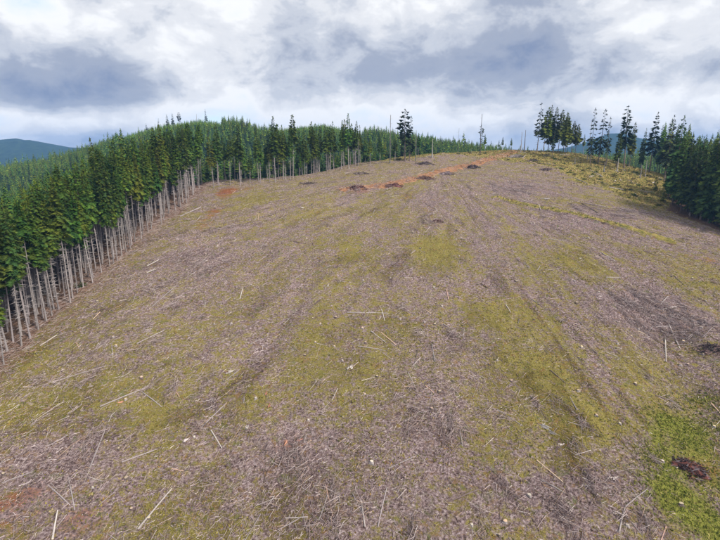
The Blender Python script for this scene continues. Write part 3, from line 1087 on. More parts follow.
P = jgrid(-620, 420, 335, 700, 5.7, lambda x, y: (y > yc_of(x) + 75) & in_view(x, y) & ~plantation(x, y))
hh = np.clip(rng.normal(10.5, 2.2, len(P)), 6, 18)
hh = np.where((np.abs(P[:, 0] / P[:, 1] + 0.25) < 0.035) & (P[:, 1] > 540), hh * 1.15, hh)
mass('conifer_forest', P, coarse, hh, 'green conifer forest covering the middle hill behind the clearing', 'forest', 0.25)
P = jgrid(-360, 40, 530, 700, 3.6, lambda x, y: plantation(x, y) & in_view(x, y))
mass('young_conifer_plantation', P, small, rng.normal(5.5, 0.9, len(P)), 'young bright green conifer plantation on the crest of the middle hill', 'plantation', 0.18)
P = jgrid(-1600, -250, 420, 1500, 12.5, lambda x, y: in_view(x, y) & ((y > 700) | (x < -600)) & ~plantation(x, y))
mass('conifer_forest', P, coarse[:2] + small[:1], rng.normal(19, 3, len(P)), 'far forest on the low hills at the left edge', 'forest', 0.25)
P = jgrid(-250, 700, 700, 1000, 12.5, lambda x, y: in_view(x, y) & ~plantation(x, y))
mass('conifer_forest', P, coarse[:2], rng.normal(19, 3, len(P)), 'far forest on the hill line beyond the ridge', 'forest', 0.25)


# ------------------------------------------------------------------ fallen logs
def log_mesh(seed, length, r0, r1, pal, cut, stubs=0, bend=0.1):
    r = np.random.default_rng(seed)
    s = Soup()
    xs = np.linspace(-length / 2, length / 2, 7)
    q = (xs / length + .5)
    pts = np.stack([xs, bend * np.sin(q * 3.1) * length * 0.1 * r.normal(1, .3), np.sin(q * 5 + r.random() * 6) * 0.02 * length * bend], 1)
    s.tube(pts, r0 + (r1 - r0) * q, 8, pal[0], pal[1], r, cap=cut)
    for _ in range(stubs):
        i = r.uniform(-.4, .48) * length
        a = r.uniform(-1.9, 1.9)
        L = r.uniform(0.25, 1.1) * (0.5 + length * .05)
        d = np.array((r.uniform(.1, .7), math.sin(a), abs(math.cos(a)) * .8 + .1)); d /= np.linalg.norm(d)
        p0 = np.array((i, 0, 0)); w = r0 * 0.25
        e = np.array((w, 0, 0)); u = np.cross(d, (1, 0, 0)); u = u / (np.linalg.norm(u) + 1e-9) * w
        s.add([p0 + e, p0 - e, p0 + u, p0 + d * L], [(0, 3, 2), (2, 3, 1), (1, 3, 0)], np.array(pal[1]) * .9)
    return s.mesh('fallen_log', M_LOG, True)


W_GREY = ((0.24, 0.205, 0.20), (0.35, 0.31, 0.305))
W_PALE = ((0.36, 0.32, 0.295), (0.48, 0.43, 0.40))
W_DARK = ((0.10, 0.075, 0.065), (0.15, 0.12, 0.11))
W_TAN = ((0.40, 0.28, 0.20), (0.48, 0.35, 0.26))
LOGS = {'grey': [log_mesh(i, 10, 0.17, 0.08, W_GREY, (0.5, 0.42, 0.34), 5, 0.06) for i in range(4)],
        'pale': [log_mesh(10 + i, 10, 0.19, 0.10, W_PALE, (0.6, 0.5, 0.4), 3, 0.05) for i in range(3)],
        'dark': [log_mesh(20 + i, 10, 0.22, 0.14, W_DARK, (0.3, 0.2, 0.13), 4, 0.05) for i in range(2)],
        'tan': [log_mesh(30 + i, 10, 0.20, 0.13, W_TAN, (0.55, 0.4, 0.26), 2, 0.05) for i in range(2)],
        'thick': [log_mesh(40 + i, 10, 0.34, 0.26, W_GREY, (0.55, 0.42, 0.3), 3, 0.04) for i in range(2)]}


def lay(kind, A, B, label, group=None, name='fallen_log', fat=1.0, var=None):
    """a log lying on the ground from A to B (x, y)"""
    ms = LOGS[kind]
    me = ms[rng.integers(len(ms)) if var is None else var]
    ax, ay = A; bx, by = B
    L = math.hypot(bx - ax, by - ay)
    q = np.linspace(0.04, .96, 9)
    zz = height(ax + (bx - ax) * q, ay + (by - ay) * q)
    sl, ic = np.polyfit(q, zz, 1)
    res = np.max(zz - (ic + sl * q))
    za, zb = ic + res * 0.35, ic + sl + res * 0.35
    d = Vector((bx - ax, by - ay, zb - za))
    o = bpy.data.objects.new(name, me)
    COL.objects.link(o)
    fat = fat * 0.78
    r_ = 0.13 * fat
    o.location = ((ax + bx) / 2, (ay + by) / 2, (za + zb) / 2 + r_ * 0.55)
    o.rotation_mode = 'QUATERNION'
    o.rotation_quaternion = d.to_track_quat('X', 'Z')
    o.scale = (d.length / 10, fat, fat)
    tag(o, label, 'log', group)
    return o


def px_log(kind, a, b, label, **kw):
    return lay(kind, at(*a)[:2], at(*b)[:2], label, **kw)


NOTED = [
    ('pale', (138, 530), (172, 488), 'long pale log lying diagonally at the bottom left of the slope', 1.15),
    ('grey', (90, 468), (112, 415), 'long thin grey pole pointing uphill on the lower left slope', 1.0),
    ('grey', (198, 432), (227, 403), 'straight grey log lying diagonally uphill right of the white split slab', 1.15),
    ('pale', (211, 430), (222, 450), 'short pale log just below the diagonal log on the lower left', 1.0),
    ('grey', (142, 392), (162, 407), 'short grey log leaning down to the right on the lower left slope', 1.1),
    ('grey', (100, 408), (147, 387), 'long grey log with its upper end towards the short leaning log', 1.2),
    ('grey', (122, 463), (157, 450), 'nearly level grey log on the lower left slope', 1.1),
    ('grey', (48, 485), (70, 507), 'grey log slanting down to the right near the rust-red soil', 1.1),
    ('grey', (68, 477), (75, 512), 'thin steep log crossing near the rust-red soil at bottom left', 0.9),
    ('pale', (53, 541), (58, 512), 'pale log cut off by the bottom edge at the left', 1.1),
    ('grey', (52, 383), (87, 372), 'long level grey log on the mossy ground below the left stand', 1.1),
    ('grey', (2, 483), (33, 472), 'grey log at the left edge of the picture', 1.0),
    ('grey', (347, 313), (388, 314), 'level grey log lying across the middle of the slope', 1.15),
    ('grey', (358, 347), (382, 351), 'short level log near the white splintered slab at the middle', 1.0),
    ('pale', (371, 332), (386, 343), 'short pale log slanting right in the middle of the slope', 1.0),
    ('pale', (361, 503), (365, 528), 'short pale log pointing uphill at the bottom centre', 1.0),
    ('grey', (378, 527), (387, 488), 'thin grey pole pointing uphill right of the bottom centre', 0.9),
    ('dark', (447, 502), (478, 492), 'dark level log at the bottom right of centre', 0.8),
    ('grey', (541, 480), (564, 494), 'grey log slanting down to the right at the lower right', 1.1),
    ('dark', (543, 501), (564, 501), 'level dark log below the slanting grey log at the lower right', 0.8),
    ('grey', (625, 508), (647, 491), 'thin grey log by the left edge of the green grass', 1.0),
    ('grey', (619, 534), (625, 508), 'steep grey log at the bottom left of the green grass', 1.0),
    ('dark', (655, 395), (674, 402), 'dark thick log above the green grass patch', 1.1),
    ('pale', (665, 316), (680, 349), 'longest pale pole in the slash heap on the right', 1.0),
    ('pale', (665, 335), (666, 362), 'upright-looking pale pole at the lower end of the slash heap', 1.0),
    ('pale', (659, 311), (678, 306), 'pale level pole at the top of the slash heap on the right', 1.0),
    ('pale', (660, 306), (668, 296), 'short pale pole sticking uphill from the slash heap', 0.9),
    ('grey', (646, 337), (653, 326), 'short grey pole at the left of the slash heap', 1.0),
    ('grey', (655, 327), (673, 326), 'grey level pole across the middle of the slash heap', 1.0),
    ('grey', (703, 338), (714, 327), 'grey log right of the slash heap near the edge of the picture', 1.0),
    ('grey', (152, 307), (177, 285), 'straight pale grey log on the open slope right of the left stand', 1.2),
    ('thick', (180, 217), (201, 207), 'thick grey log near the far end of the left stand', 1.0),
    ('pale', (147, 266), (159, 260), 'upper of two short pale logs beside the left stand', 1.3),
    ('pale', (147, 274), (155, 269), 'lower of two short pale logs beside the left stand', 1.3),
    ('pale', (40, 346), (57, 335), 'short pale log at the foot of the nearest left trees', 1.2),
    ('grey', (137, 345), (165, 330), 'grey log slanting uphill on the left slope', 1.1),
    ('grey', (600, 252), (615, 262), 'grey log below the skid trail on the right slope', 1.2),
    ('dark', (582, 204), (598, 213), 'dark log lying above the skid trail on the right slope', 1.5),
    ('thick', (575, 178), (588, 184), 'thick grey log on the upper right slope', 0.9),
    ('tan', (522, 158), (541, 166), 'brown log on the ridge below the dead poles', 1.9),
    ('dark', (536, 163), (556, 166), 'dark log along the edge of the yellow grass on the ridge', 2.0),
    ('thick', (590, 170), (603, 177), 'thick log on the yellow slope below the spindly trees', 0.9),
    ('dark', (320, 300), (306, 312), 'dark weathered log in the middle left of the slope', 0.8),
    ('grey', (577, 410), (570, 398), 'short grey log on the mossy lower right slope', 1.0),
    ('grey', (435, 362), (432, 345), 'thin grey pole pointing uphill on the mossy middle slope', 0.9),
    ('pale', (240, 300), (243, 288), 'short pale log pointing uphill on the middle left slope', 1.1),
    ('grey', (250, 345), (262, 340), 'small grey log left of the middle of the slope', 1.0),
]
for k, a_, b_, lb, fat in NOTED:
    px_log(k, a_, b_, lb, fat=fat, group='logs left lying on the clearcut')


def on_slope(x, y):
    ye_, fo_, fa_ = zones(x, y)
    return (fo_ < 0.3) & (ye_ < 0.6)


def scatter(n, wpow=1.0, seed=0):
    """places on the cut slope, thinning with distance"""
    r = np.random.default_rng(seed)
    out = []
    tot = 0
    while tot < n:
        y = 50 + 290 * r.random(n) ** 1.0
        x = r.uniform(-84, 160, n)
        w = np.clip((90.0 / np.maximum(y, 60)) ** wpow, 0, 1)
        k = (r.random(n) < w) & (np.abs(x) < 0.80 * y + 5) & on_slope(x, y) & (y < np.interp(x, CREST_X, CREST_Y) + 6)
        out.append(np.stack([x[k], y[k]], 1)); tot += int(k.sum())
    return np.concatenate(out)[:n]


P = scatter(180, 0.7, 5)
th_, _ = flow(P[:, 0], P[:, 1])
for i, (x, y) in enumerate(P):
    L = rng.uniform(2.2, 6.5)
    a = -math.pi / 2 + th_[i] + rng.normal(0, 0.55)
    dx, dy = math.cos(a) * L / 2, math.sin(a) * L / 2
    k = ['grey', 'grey', 'grey', 'pale', 'dark', 'tan'][rng.integers(6)]
    lay(k, (x - dx, y - dy), (x + dx, y + dy), 'small %s log among the slash on %s' % ({'grey': 'grey', 'pale': 'pale', 'dark': 'dark', 'tan': 'brownish'}[k], whereabouts(x, y)), 'small logs scattered on the open slope', fat=rng.uniform(0.5, 0.95))


P = jgrid(60, 172, 205, 345, 11.0, lambda x, y: (zones(x, y)[0] > 0.8) & (y < yc_of(x)))
for x, y in P:
    a = rng.uniform(0, 3.14); L = rng.uniform(2, 7); k = ['grey', 'pale', 'dark', 'thick'][rng.integers(4)]
    dx, dy = math.cos(a) * L / 2, math.sin(a) * L / 2
    lay(k, (x - dx, y - dy), (x + dx, y + dy), '%s log half hidden in the yellow grass of the right shoulder' % {'thick': 'thick grey'}.get(k, k), 'logs in the yellow grass', fat=rng.uniform(.8, 1.4))


# ------------------------------------------------------------------ stumps and splintered slabs
def stump_mesh(seed, pal, cut):
    r = np.random.default_rng(seed)
    s = Soup()
    n = 11
    lob = 1 + 0.16 * np.cos(np.arange(n) * 2 * math.pi / n * 3 + r.random() * 6) + r.normal(0, 0.05, n)
    V, C = [], []
    for z, rad in ((-0.3, 0.52), (0.0, 0.46), (0.15, 0.36), (0.42, 0.32)):
        for k in range(n):
            w = 2 * math.pi * k / n
            f = 1 + (lob[k] - 1) * (1.6 if z < 0.1 else 0.5)
            V.append((math.cos(w) * rad * f, math.sin(w) * rad * f, z + (r.normal(0, 0.02) + 0.05 * math.cos(w + 1) if z > 0.3 else 0)))
            C.append(np.array(pal[0]) + (np.array(pal[1]) - np.array(pal[0])) * max(z, 0) / 0.42)
    F = []
    for i in range(3):
        for k in range(n):
            p, q = i * n + k, i * n + (k + 1) % n
            F += [(p, q, p + n), (q, q + n, p + n)]
    s.add(V, F, np.array(C))
    ring = V[3 * n:]
    s.add(ring + [(0, 0, 0.44)], [(k, (k + 1) % n, n) for k in range(n)], cut)
    return s.mesh('stump', M_LOG)


STUMPS = [stump_mesh(1, W_DARK, (0.44, 0.35, 0.25)), stump_mesh(2, W_GREY, (0.46, 0.40, 0.33)), stump_mesh(3, W_DARK, (0.34, 0.26, 0.20)), stump_mesh(4, W_GREY, (0.55, 0.40, 0.26))]
P = scatter(250, 0.7, 15)
for x, y in P:
    o = bpy.data.objects.new('stump', STUMPS[rng.integers(4)])
    COL.objects.link(o)
    s = rng.uniform(0.5, 1.0)
    o.location = (x, y, float(height(x, y)) + 0.02)
    o.rotation_euler = (rng.normal(0, .06), rng.normal(0, .06), rng.uniform(0, 6.28)); o.scale = (s, s, s)
    tag(o, 'low sawn stump on ' + whereabouts(x, y), 'stump', 'stumps on the open slope')


def slab_mesh(seed, col):
    """splintered wood: several upright shards around a torn butt"""
    r = np.random.default_rng(seed)
    s = Soup()
    for k in range(9):
        a = r.normal(0, 0.10); L = r.uniform(0.5, 1.7); w = r.uniform(0.05, 0.13)
        p0 = np.array((r.normal(-0.5, .35), r.normal(0, 0.16), r.uniform(-.02, .1)))
        d = np.array((math.cos(a), math.sin(a), r.normal(0.0, 0.08)))
        e = np.array((-math.sin(a), math.cos(a), 0)) * w; u = np.array((0, 0, r.uniform(.08, .2)))
        p1 = p0 + d * L
        s.add([p0 + e, p0 - e, p0 + u, p1 + e * .5, p1 - e * .5, p1 + u * .6],
              [(0, 3, 2), (2, 3, 5), (2, 5, 1), (1, 5, 4), (1, 4, 0), (0, 4, 3), (0, 2, 1), (3, 4, 5)], np.array(col) * r.uniform(.55, 1.1))
    return s.mesh('splintered_wood', M_LOG)


SL = {'white': [slab_mesh(i, (0.50, 0.45, 0.43)) for i in range(3)], 'orange': [slab_mesh(10 + i, (0.48, 0.25, 0.17)) for i in range(2)]}
for px, py, k, s, rz, lb in (
        (187, 441, 'white', 1.0, 1.2, 'white splintered slab of wood on the lower left slope'),
        (230, 372, 'white', 1.0, 1.0, 'white splintered wood left of the middle of the slope'),
        (351, 366, 'white', 1.5, 1.35, 'long white splintered slab standing out in the middle of the slope'),
        (248, 428, 'white', 0.9, 1.5, 'pair of pale splinters left of the orange wood'),
        (543, 427, 'white', 1.15, -0.9, 'white splintered wood on the lower right slope'),
        (550, 432, 'white', 0.8, -0.9, 'small white splinter just right of the larger white one'),
        (615, 478, 'white', 0.8, 0.4, 'small white splinter near the left of the green grass'),
        (562, 445, 'white', 0.6, 0.2, 'tiny white splinter below the white wood on the lower right'),
        (266, 393, 'orange', 1.0, 1.6, 'upper of two orange splintered pieces left of centre'),
        (269, 406, 'orange', 1.0, 1.5, 'lower of two orange splintered pieces left of centre'),
        (286, 442, 'orange', 1.1, 1.5, 'orange splintered wood at the lower centre left'),
        (300, 441, 'orange', 0.7, 0.4, 'small orange wood chunk right of the larger orange piece'),
        (121, 402, 'orange', 0.8, 0.5, 'pinkish splintered wood beside the long grey log'),
        (600, 297, 'white', 0.6, 0.5, 'small pale splinter on the right slope'),
        (581, 258, 'white', 0.7, 0.5, 'small white splinter below the skid trail'),
        (545, 199, 'white', 1.5, -0.6, 'white broken wood above the skid trail on the upper right slope'),
        (303, 208, 'white', 1.1, 0.8, 'white splinter on the upper left of the slope')):
    x, y, z = at(px, py)
    ms = SL[k]
    o = bpy.data.objects.new('splintered_wood', ms[rng.integers(len(ms))])
    COL.objects.link(o)
    sl = math.atan(0.2)
    o.location = (x, y, z - 0.02); o.scale = (s, s, s)
    o.rotation_euler = (sl * 0.9, 0, rz)
    o.rotation_mode = 'XYZ'
    tag(o, lb, 'wood', 'splintered wood on the slope')


# ------------------------------------------------------------------ slash piles, burnt root wad
def pile(px, py, wx, wy, h, label, cols, n, seed, name='slash_pile', slen=2.2):
    x, y, z = at(px, py)
    r = np.random.default_rng(seed)
    o = bpy.data.objects.new(name, None)
    COL.objects.link(o)
    o.location = (x, y, z)
    tag(o, label, 'slash pile', 'slash piles')
    # mound of soil and chips
    s = Soup()
    nr, na = 7, 22
    ang = np.arange(na) * 2 * math.pi / na
    lobe = 0.85 + 0.28 * np.cos(ang * 2 + r.random() * 6) + 0.2 * np.cos(ang * 3 + r.random() * 6) + 0.1 * np.cos(ang * 5 + r.random() * 6)
    V, C = [(0, 0, h * 0.85)], [np.array(cols[0])]
    for i in range(1, nr + 1):
        for k in range(na):
            w = 2 * math.pi * k / na; q = i / nr
            j = lobe[k] * (1 + r.normal(0, 0.07))
            vx, vy = math.cos(w) * q * wx / 2 * j, math.sin(w) * q * wy / 2 * j
            gz = float(height(x + vx, y + vy)) - z
            V.append((vx, vy, gz + h * 0.85 * (1 - q * q) * (1 + r.normal(0, 0.22)) - 0.12 * (i == nr)))
            C.append(np.array(cols[r.integers(len(cols))]) * r.uniform(0.7, 1.2))
    F = [(0, 1 + k, 1 + (k + 1) % na) for k in range(na)]
    for i in range(nr - 1):
        for k in range(na):
            p, q = 1 + i * na + k, 1 + i * na + (k + 1) % na
            F += [(p, p + na, q), (q, p + na, q + na)]
    s.add(V, F, np.array(C))
    link('mound', s.mesh('mound', M_LOG), o)
    s = Soup()
    for _ in range(n):
        q = math.sqrt(r.random()) * 0.95; w = r.random() * 6.28
        q = q * 1.25
        bx, by = math.cos(w) * q * wx / 2, math.sin(w) * q * wy / 2
        bz = float(height(x + bx, y + by)) - z + h * 0.85 * max(0, 1 - q * q)
        a = r.random() * 6.28; el = r.normal(0, 0.35)
        L = slen * r.uniform(0.4, 1.2); d = np.array((math.cos(a) * math.cos(el), math.sin(a) * math.cos(el), math.sin(el)))
        p = np.array((bx, by, bz + 0.08))
        s.tube([p - d * L / 2, p, p + d * L / 2], [0.09 * r.uniform(.5, 1.3)] * 3, 4, np.array(cols[r.integers(len(cols))]) * r.uniform(.6, 1.5), None)
    link('branches', s.mesh('branches', M_LOG), o)['kind'] = 'stuff'
    return o


RB = [(0.085, 0.038, 0.032), (0.055, 0.035, 0.033), (0.12, 0.055, 0.045), (0.18, 0.13, 0.12)]
pile(357, 188.5, 9.5, 5.5, 1.3, 'dark red-brown slash pile at the left end of the dirt road', RB, 110, 1)
pile(393, 186, 9.5, 5.0, 1.1, 'dark slash pile beside the road, second from the left', RB, 100, 2)
pile(424, 179, 9.0, 5.0, 1.4, 'dark slash pile beside the road, third from the left', RB, 110, 3)
pile(447, 174, 7.0, 5.0, 1.2, 'greyish slash pile on the near side of the road, fourth from the left', [(0.16, 0.12, 0.12), (0.09, 0.06, 0.06), (0.25, 0.2, 0.2)], 90, 4)
pile(473, 168, 8.0, 5.0, 1.6, 'black slash pile nearest the top of the dirt road', [(0.03, 0.025, 0.027), (0.06, 0.045, 0.045), (0.1, 0.07, 0.065)], 100, 5)
pile(425, 164, 10, 4.5, 1.2, 'long dark slash pile on the far side of the road', [(0.05, 0.035, 0.035), (0.13, 0.1, 0.1)], 100, 6)
pile(308, 184, 8, 4, 0.9, 'low dark slash pile near the back edge of the clearing', [(0.04, 0.03, 0.03), (0.10, 0.07, 0.06)], 80, 7)
pile(361, 174, 9, 3.5, 0.8, 'flat dark pile of chunks behind the left end of the road', [(0.05, 0.035, 0.035), (0.16, 0.12, 0.11)], 70, 8)
pile(516, 157, 9, 5, 1.5, 'grey tangle of branches beside the top of the dirt road', [(0.2, 0.16, 0.15), (0.3, 0.26, 0.25), (0.12, 0.09, 0.08)], 110, 9, slen=3)
pile(533, 161, 6, 3.5, 1.3, 'dark chunk pile on the ridge right of the road top', [(0.05, 0.04, 0.035), (0.10, 0.075, 0.06)], 60, 10)
pile(691, 470, 5.6, 4.0, 1.5, 'charred dark root wad with rusty soil on the green grass', [(0.035, 0.022, 0.022), (0.06, 0.03, 0.026), (0.15, 0.065, 0.04), (0.16, 0.13, 0.14)], 110, 11, name='burnt_root_wad', slen=1.4)
pile(545, 170, 7, 3, 0.7, 'dark low slash pile on the upper right slope', [(0.05, 0.035, 0.035), (0.14, 0.1, 0.1)], 60, 12)
pile(438, 222, 4.0, 2.5, 0.6, 'small red-brown slash pile below the road', RB, 50, 13, slen=1.4)
pile(712, 350, 5, 3.5, 1.0, 'dark slash pile at the right edge of the picture', [(0.06, 0.04, 0.04), (0.16, 0.11, 0.1), (0.03, 0.03, 0.028)], 80, 14)


# ------------------------------------------------------------------ shrubs on the yellow slope and the edges
def shrub_mesh(seed, pal):
    r = np.random.default_rng(seed)
    V, F, C, k = [], [], [], 0
    for _ in range(110):
        d = r.normal(0, 1, 3); d[2] = abs(d[2]) * 0.8; d /= np.linalg.norm(d)
        c = d * r.uniform(0.45, 1.0) * np.array((1, 1, .9))
        for q in range(1):
            e = r.normal(0, .16, (3, 3))
            V += list(c + e); F.append((k, k + 1, k + 2)); k += 3
            C += [np.array(pal) * r.uniform(.6, 1.4)] * 3
    s = Soup(); s.add(V, F, np.array(C))
    return s.mesh('shrub', M_FOLIAGE)


SH = [shrub_mesh(1, (0.05, 0.075, 0.02)), shrub_mesh(2, (0.09, 0.095, 0.03)), shrub_mesh(3, (0.15, 0.115, 0.05))]


def shrub(x, y, s, v, label, group):
    o = bpy.data.objects.new('shrub', SH[v]); COL.objects.link(o)
    o.location = (x, y, float(height(x, y)) - 0.05); o.scale = (s, s, s * .75); o.rotation_euler = (0, 0, rng.uniform(0, 6))
    tag(o, label, 'shrub', group)


x, y, z = at(635, 173)
shrub(x, y, 2.0, 0, 'round dark green bush on the yellow slope below the tall conifers', 'shrubs')
x, y, z = at(82, 287)
shrub(x, y, 2.0, 0, 'green bush at the foot of the left stand front row', 'shrubs')
x, y, z = at(398, 160)
shrub(x, y, 2.4, 1, 'light bush at the foot of the ragged flat-topped tree', 'shrubs')
cand = jgrid(20, 175, 200, 352, 4.6, lambda x, y: (zones(x, y)[0] > 0.7) & in_view(x, y) & (y < yc_of(x) + 4) & (trail_dist(x, y) ** 2 > 9))
road_xy = np.array([at(*p)[:2] for p in ROAD_PX])
for x, y in cand[::2][:170]:
    if np.min(np.hypot(road_xy[:, 0] - x, road_xy[:, 1] - y)) < 9:
        continue
    shrub(x, y, rng.uniform(0.6, 1.6), [1, 2, 0, 0][rng.integers(4)], 'low yellow-green brush on the uncut ridge strip', 'low brush on the uncut ridge strip')


# ------------------------------------------------------------------ slash: twigs and branches nobody could count
def twigs(name, P, length, rad, colour, spread, label, seed, lift=0.06, tilt=0.18):
    r = np.random.default_rng(seed)
    n = len(P)
    th, _ = flow(P[:, 0], P[:, 1])
    a = -math.pi / 2 + th + r.normal(0, 1, n) * spread
    L = length(r, n)
    w = rad(r, n)
    dx, dy = np.cos(a) * L / 2, np.sin(a) * L / 2
    A = P - np.stack([dx, dy], 1); B = P + np.stack([dx, dy], 1)
    za = height(A[:, 0], A[:, 1]) + lift * r.random(n) + 0.02 + np.abs(r.normal(0, tilt, n)) * L * .35
    zb = height(B[:, 0], B[:, 1]) + lift * r.random(n) + 0.02 + np.abs(r.normal(0, tilt * .5, n)) * L * .35
    A = np.concatenate([A, za[:, None]], 1); B = np.concatenate([B, zb[:, None]], 1)
    d = B - A; d /= np.linalg.norm(d, axis=1)[:, None]
    s = np.cross(d, (0, 0, 1.0)); s /= np.linalg.norm(s, axis=1)[:, None] + 1e-9
    u = np.cross(s, d)
    V = np.empty((n, 6, 3))
    for k in range(3):
        wv = 2 * math.pi * k / 3 + math.pi / 2
        off = (math.cos(wv) * s + math.sin(wv) * u) * w[:, None]
        V[:, k] = A + off; V[:, 3 + k] = B + off * 0.55
    Fb = np.array([(0, 1, 4), (0, 4, 3), (1, 2, 5), (1, 5, 4), (2, 0, 3), (2, 3, 5)])
    F = (np.arange(n)[:, None, None] * 6 + Fb[None]).reshape(-1, 3)
    C = np.repeat(colour(r, n), 6, 0)
    me = mesh_tris(name, V.reshape(-1, 3), F, C, M_STUFF)
    return tag(link(name, me), label, 'slash', kind='stuff')


def slash_weight(P):
    mo_, ru_, lu_ = covers(P[:, 0], P[:, 1])
    th, rr = flow(P[:, 0], P[:, 1])
    st = fbm(th * 150 * 0.35, rr * 0.045, 55, 3)
    w = np.clip(0.95 - 0.95 * (mo_ - 0.2) + (st - .5) * 2.2, 0.10, 1.3) * np.clip(1 - lu_ * 1.3, 0.05, 1) * np.clip(1 - ru_, .2, 1)
    return np.clip(w / 1.0, 0, 1)


PAL_T = np.array([(0.40, 0.325, 0.315), (0.31, 0.24, 0.23), (0.51, 0.435, 0.425), (0.22, 0.155, 0.15), (0.10, 0.065, 0.057), (0.38, 0.265, 0.20), (0.60, 0.53, 0.51)])


def twig_cols(r, n):
    return PAL_T[r.choice(len(PAL_T), n, p=[.21, .25, .08, .20, .15, .085, .025])] * r.uniform(.75, 1.2, n)[:, None]


P = scatter(130000, 1.0, 25)
P = P[np.random.default_rng(1).random(len(P)) < slash_weight(P)]
twigs('slash_twigs', P, lambda r, n: r.gamma(2.2, 0.20, n) + 0.16, lambda r, n: r.uniform(0.018, 0.045, n), twig_cols, 1.0, 'grey-mauve twigs and broken branches strewn over the clearcut', 31)
P = scatter(9000, 0.8, 26)
P = P[np.random.default_rng(2).random(len(P)) < slash_weight(P)]
twigs('slash_branches', P, lambda r, n: r.gamma(3.0, 0.5, n) + 0.4, lambda r, n: r.uniform(0.02, 0.05, n), lambda r, n: twig_cols(r, n), 0.6, 'longer grey branches strewn over the clearcut', 32, tilt=0.08)
# heaps where the slash was left thick
Ps = []
HEAPS = [(655, 318, 11, 9, 2200), (640, 300, 10, 8, 900), (190, 270, 9, 20, 900), (520, 190, 16, 10, 1300), (600, 212, 20, 8, 1300), (60, 440, 9, 6, 250), (290, 470, 9, 6, 350),
         (560, 410, 8, 6, 250), (200, 380, 9, 7, 350), (525, 520, 8, 5, 300), (430, 440, 8, 6, 250), (440, 215, 8, 14, 500), (130, 330, 8, 12, 500), (620, 490, 6, 5, 250), (370, 520, 8, 5, 250)]
for px, py, rx, ry, n in HEAPS:
    x, y, z = at(px, py)
    for _ in range(max(4, n // 60)):
        cx_, cy_ = rng.normal(x, rx * .6), rng.normal(y, ry * .6)
        th_, _r = flow(np.array(cx_), np.array(cy_))
        a = -math.pi / 2 + float(th_) + rng.normal(0, .25)
        m_ = int(rng.integers(25, 95)); l_ = rng.normal(0, 1, m_) * rng.uniform(1.2, 3.0); w_ = rng.normal(0, 1, m_) * rng.uniform(.3, .7)
        Ps.append(np.stack([cx_ + math.cos(a) * l_ - math.sin(a) * w_, cy_ + math.sin(a) * l_ + math.cos(a) * w_], 1))
P = np.concatenate(Ps)
P = P[on_slope(P[:, 0], P[:, 1])]
twigs('slash_branches', P, lambda r, n: r.gamma(3.0, 0.5, n) + 0.4, lambda r, n: r.uniform(0.02, 0.05, n), lambda r, n: twig_cols(r, n) * 0.82, 0.75, 'thick heaps of grey branches in bands on the clearcut', 33, lift=0.4)
# knee-high tangles
Pn = scatter(260, 0.9, 77)
Pn = Pn[np.random.default_rng(9).random(len(Pn)) < slash_weight(Pn)]
P = np.concatenate([c_ + rng.normal(0, rng.uniform(.5, 1.3), (34, 2)) for c_ in Pn])
twigs('slash_branches', P, lambda r, n: r.gamma(3.0, 0.4, n) + 0.4, lambda r, n: r.uniform(0.02, 0.05, n), lambda r, n: twig_cols(r, n) * 0.85, 1.6, 'small knee-high tangles of dead branches dotted over the slope', 36, lift=0.5, tilt=0.5)
# litter drifting onto the road
rp = np.array([at(*p)[:2] for p in ROAD_PX])
rs = np.r_[0, np.cumsum(np.hypot(*np.diff(rp, axis=0).T))]
q = rng.uniform(0, rs[-1], 2400)
P = np.stack([np.interp(q, rs, rp[:, 0]) + rng.normal(0, 3.0, 2400), np.interp(q, rs, rp[:, 1]) + rng.normal(0, 3.0, 2400)], 1)
twigs('slash_twigs', P, lambda r, n: r.gamma(2.5, 0.4, n) + 0.2, lambda r, n: r.uniform(0.03, 0.08, n), lambda r, n: twig_cols(r, n) * np.array((1.0, .82, .68)), 1.5, 'broken sticks littering the dirt road and its edges', 35, lift=0.25)
# brush under the edge of the left stand
n = 9000
P = np.stack([WOODS_X - 2 + rng.normal(0, 3.2, n), rng.uniform(95, 268, n)], 1)
twigs('slash_twigs', P, lambda r, n: r.gamma(3.0, 0.4, n) + 0.3, lambda r, n: r.uniform(0.02, 0.05, n),
      lambda r, n: np.array([(0.24, 0.15, 0.115), (0.30, 0.22, 0.19), (0.16, 0.09, 0.065), (0.36, 0.30, 0.28)])[r.integers(0, 4, n)], 1.5, 'brown dead brush along the foot of the left stand', 34, lift=0.3)


# ------------------------------------------------------------------ grass and moss tufts
def tufts(name, P, size, colour, label, seed, blades=4):
    r = np.random.default_rng(seed)
    n = len(P)
    z = height(P[:, 0], P[:, 1])
    V = np.empty((n, blades, 3, 3))
    sz = size(r, n)
    for b in range(blades):
        a = r.random(n) * 6.283
        ca, sa = np.cos(a), np.sin(a)
        w = sz * r.uniform(0.3, 0.6, n)
        ox, oy = r.normal(0, .35, n) * sz, r.normal(0, .35, n) * sz
        V[:, b, 0] = np.stack([P[:, 0] + ox - ca * w, P[:, 1] + oy - sa * w, z - 0.04], 1)
        V[:, b, 1] = np.stack([P[:, 0] + ox + ca * w, P[:, 1] + oy + sa * w, z - 0.04], 1)
        ln = r.normal(0, .5, n) * sz
        V[:, b, 2] = np.stack([P[:, 0] + ox - sa * ln, P[:, 1] + oy + ca * ln, z + sz * r.uniform(.35, .9, n)], 1)
    F = np.arange(n * blades * 3).reshape(-1, 3)
    C = np.repeat(colour(r, n), blades * 3, 0) * r.uniform(.8, 1.2, n * blades * 3)[:, None]
    me = mesh_tris(name, V.reshape(-1, 3), F, C, M_GRASS)
    return tag(link(name, me), label, 'grass', kind='stuff')


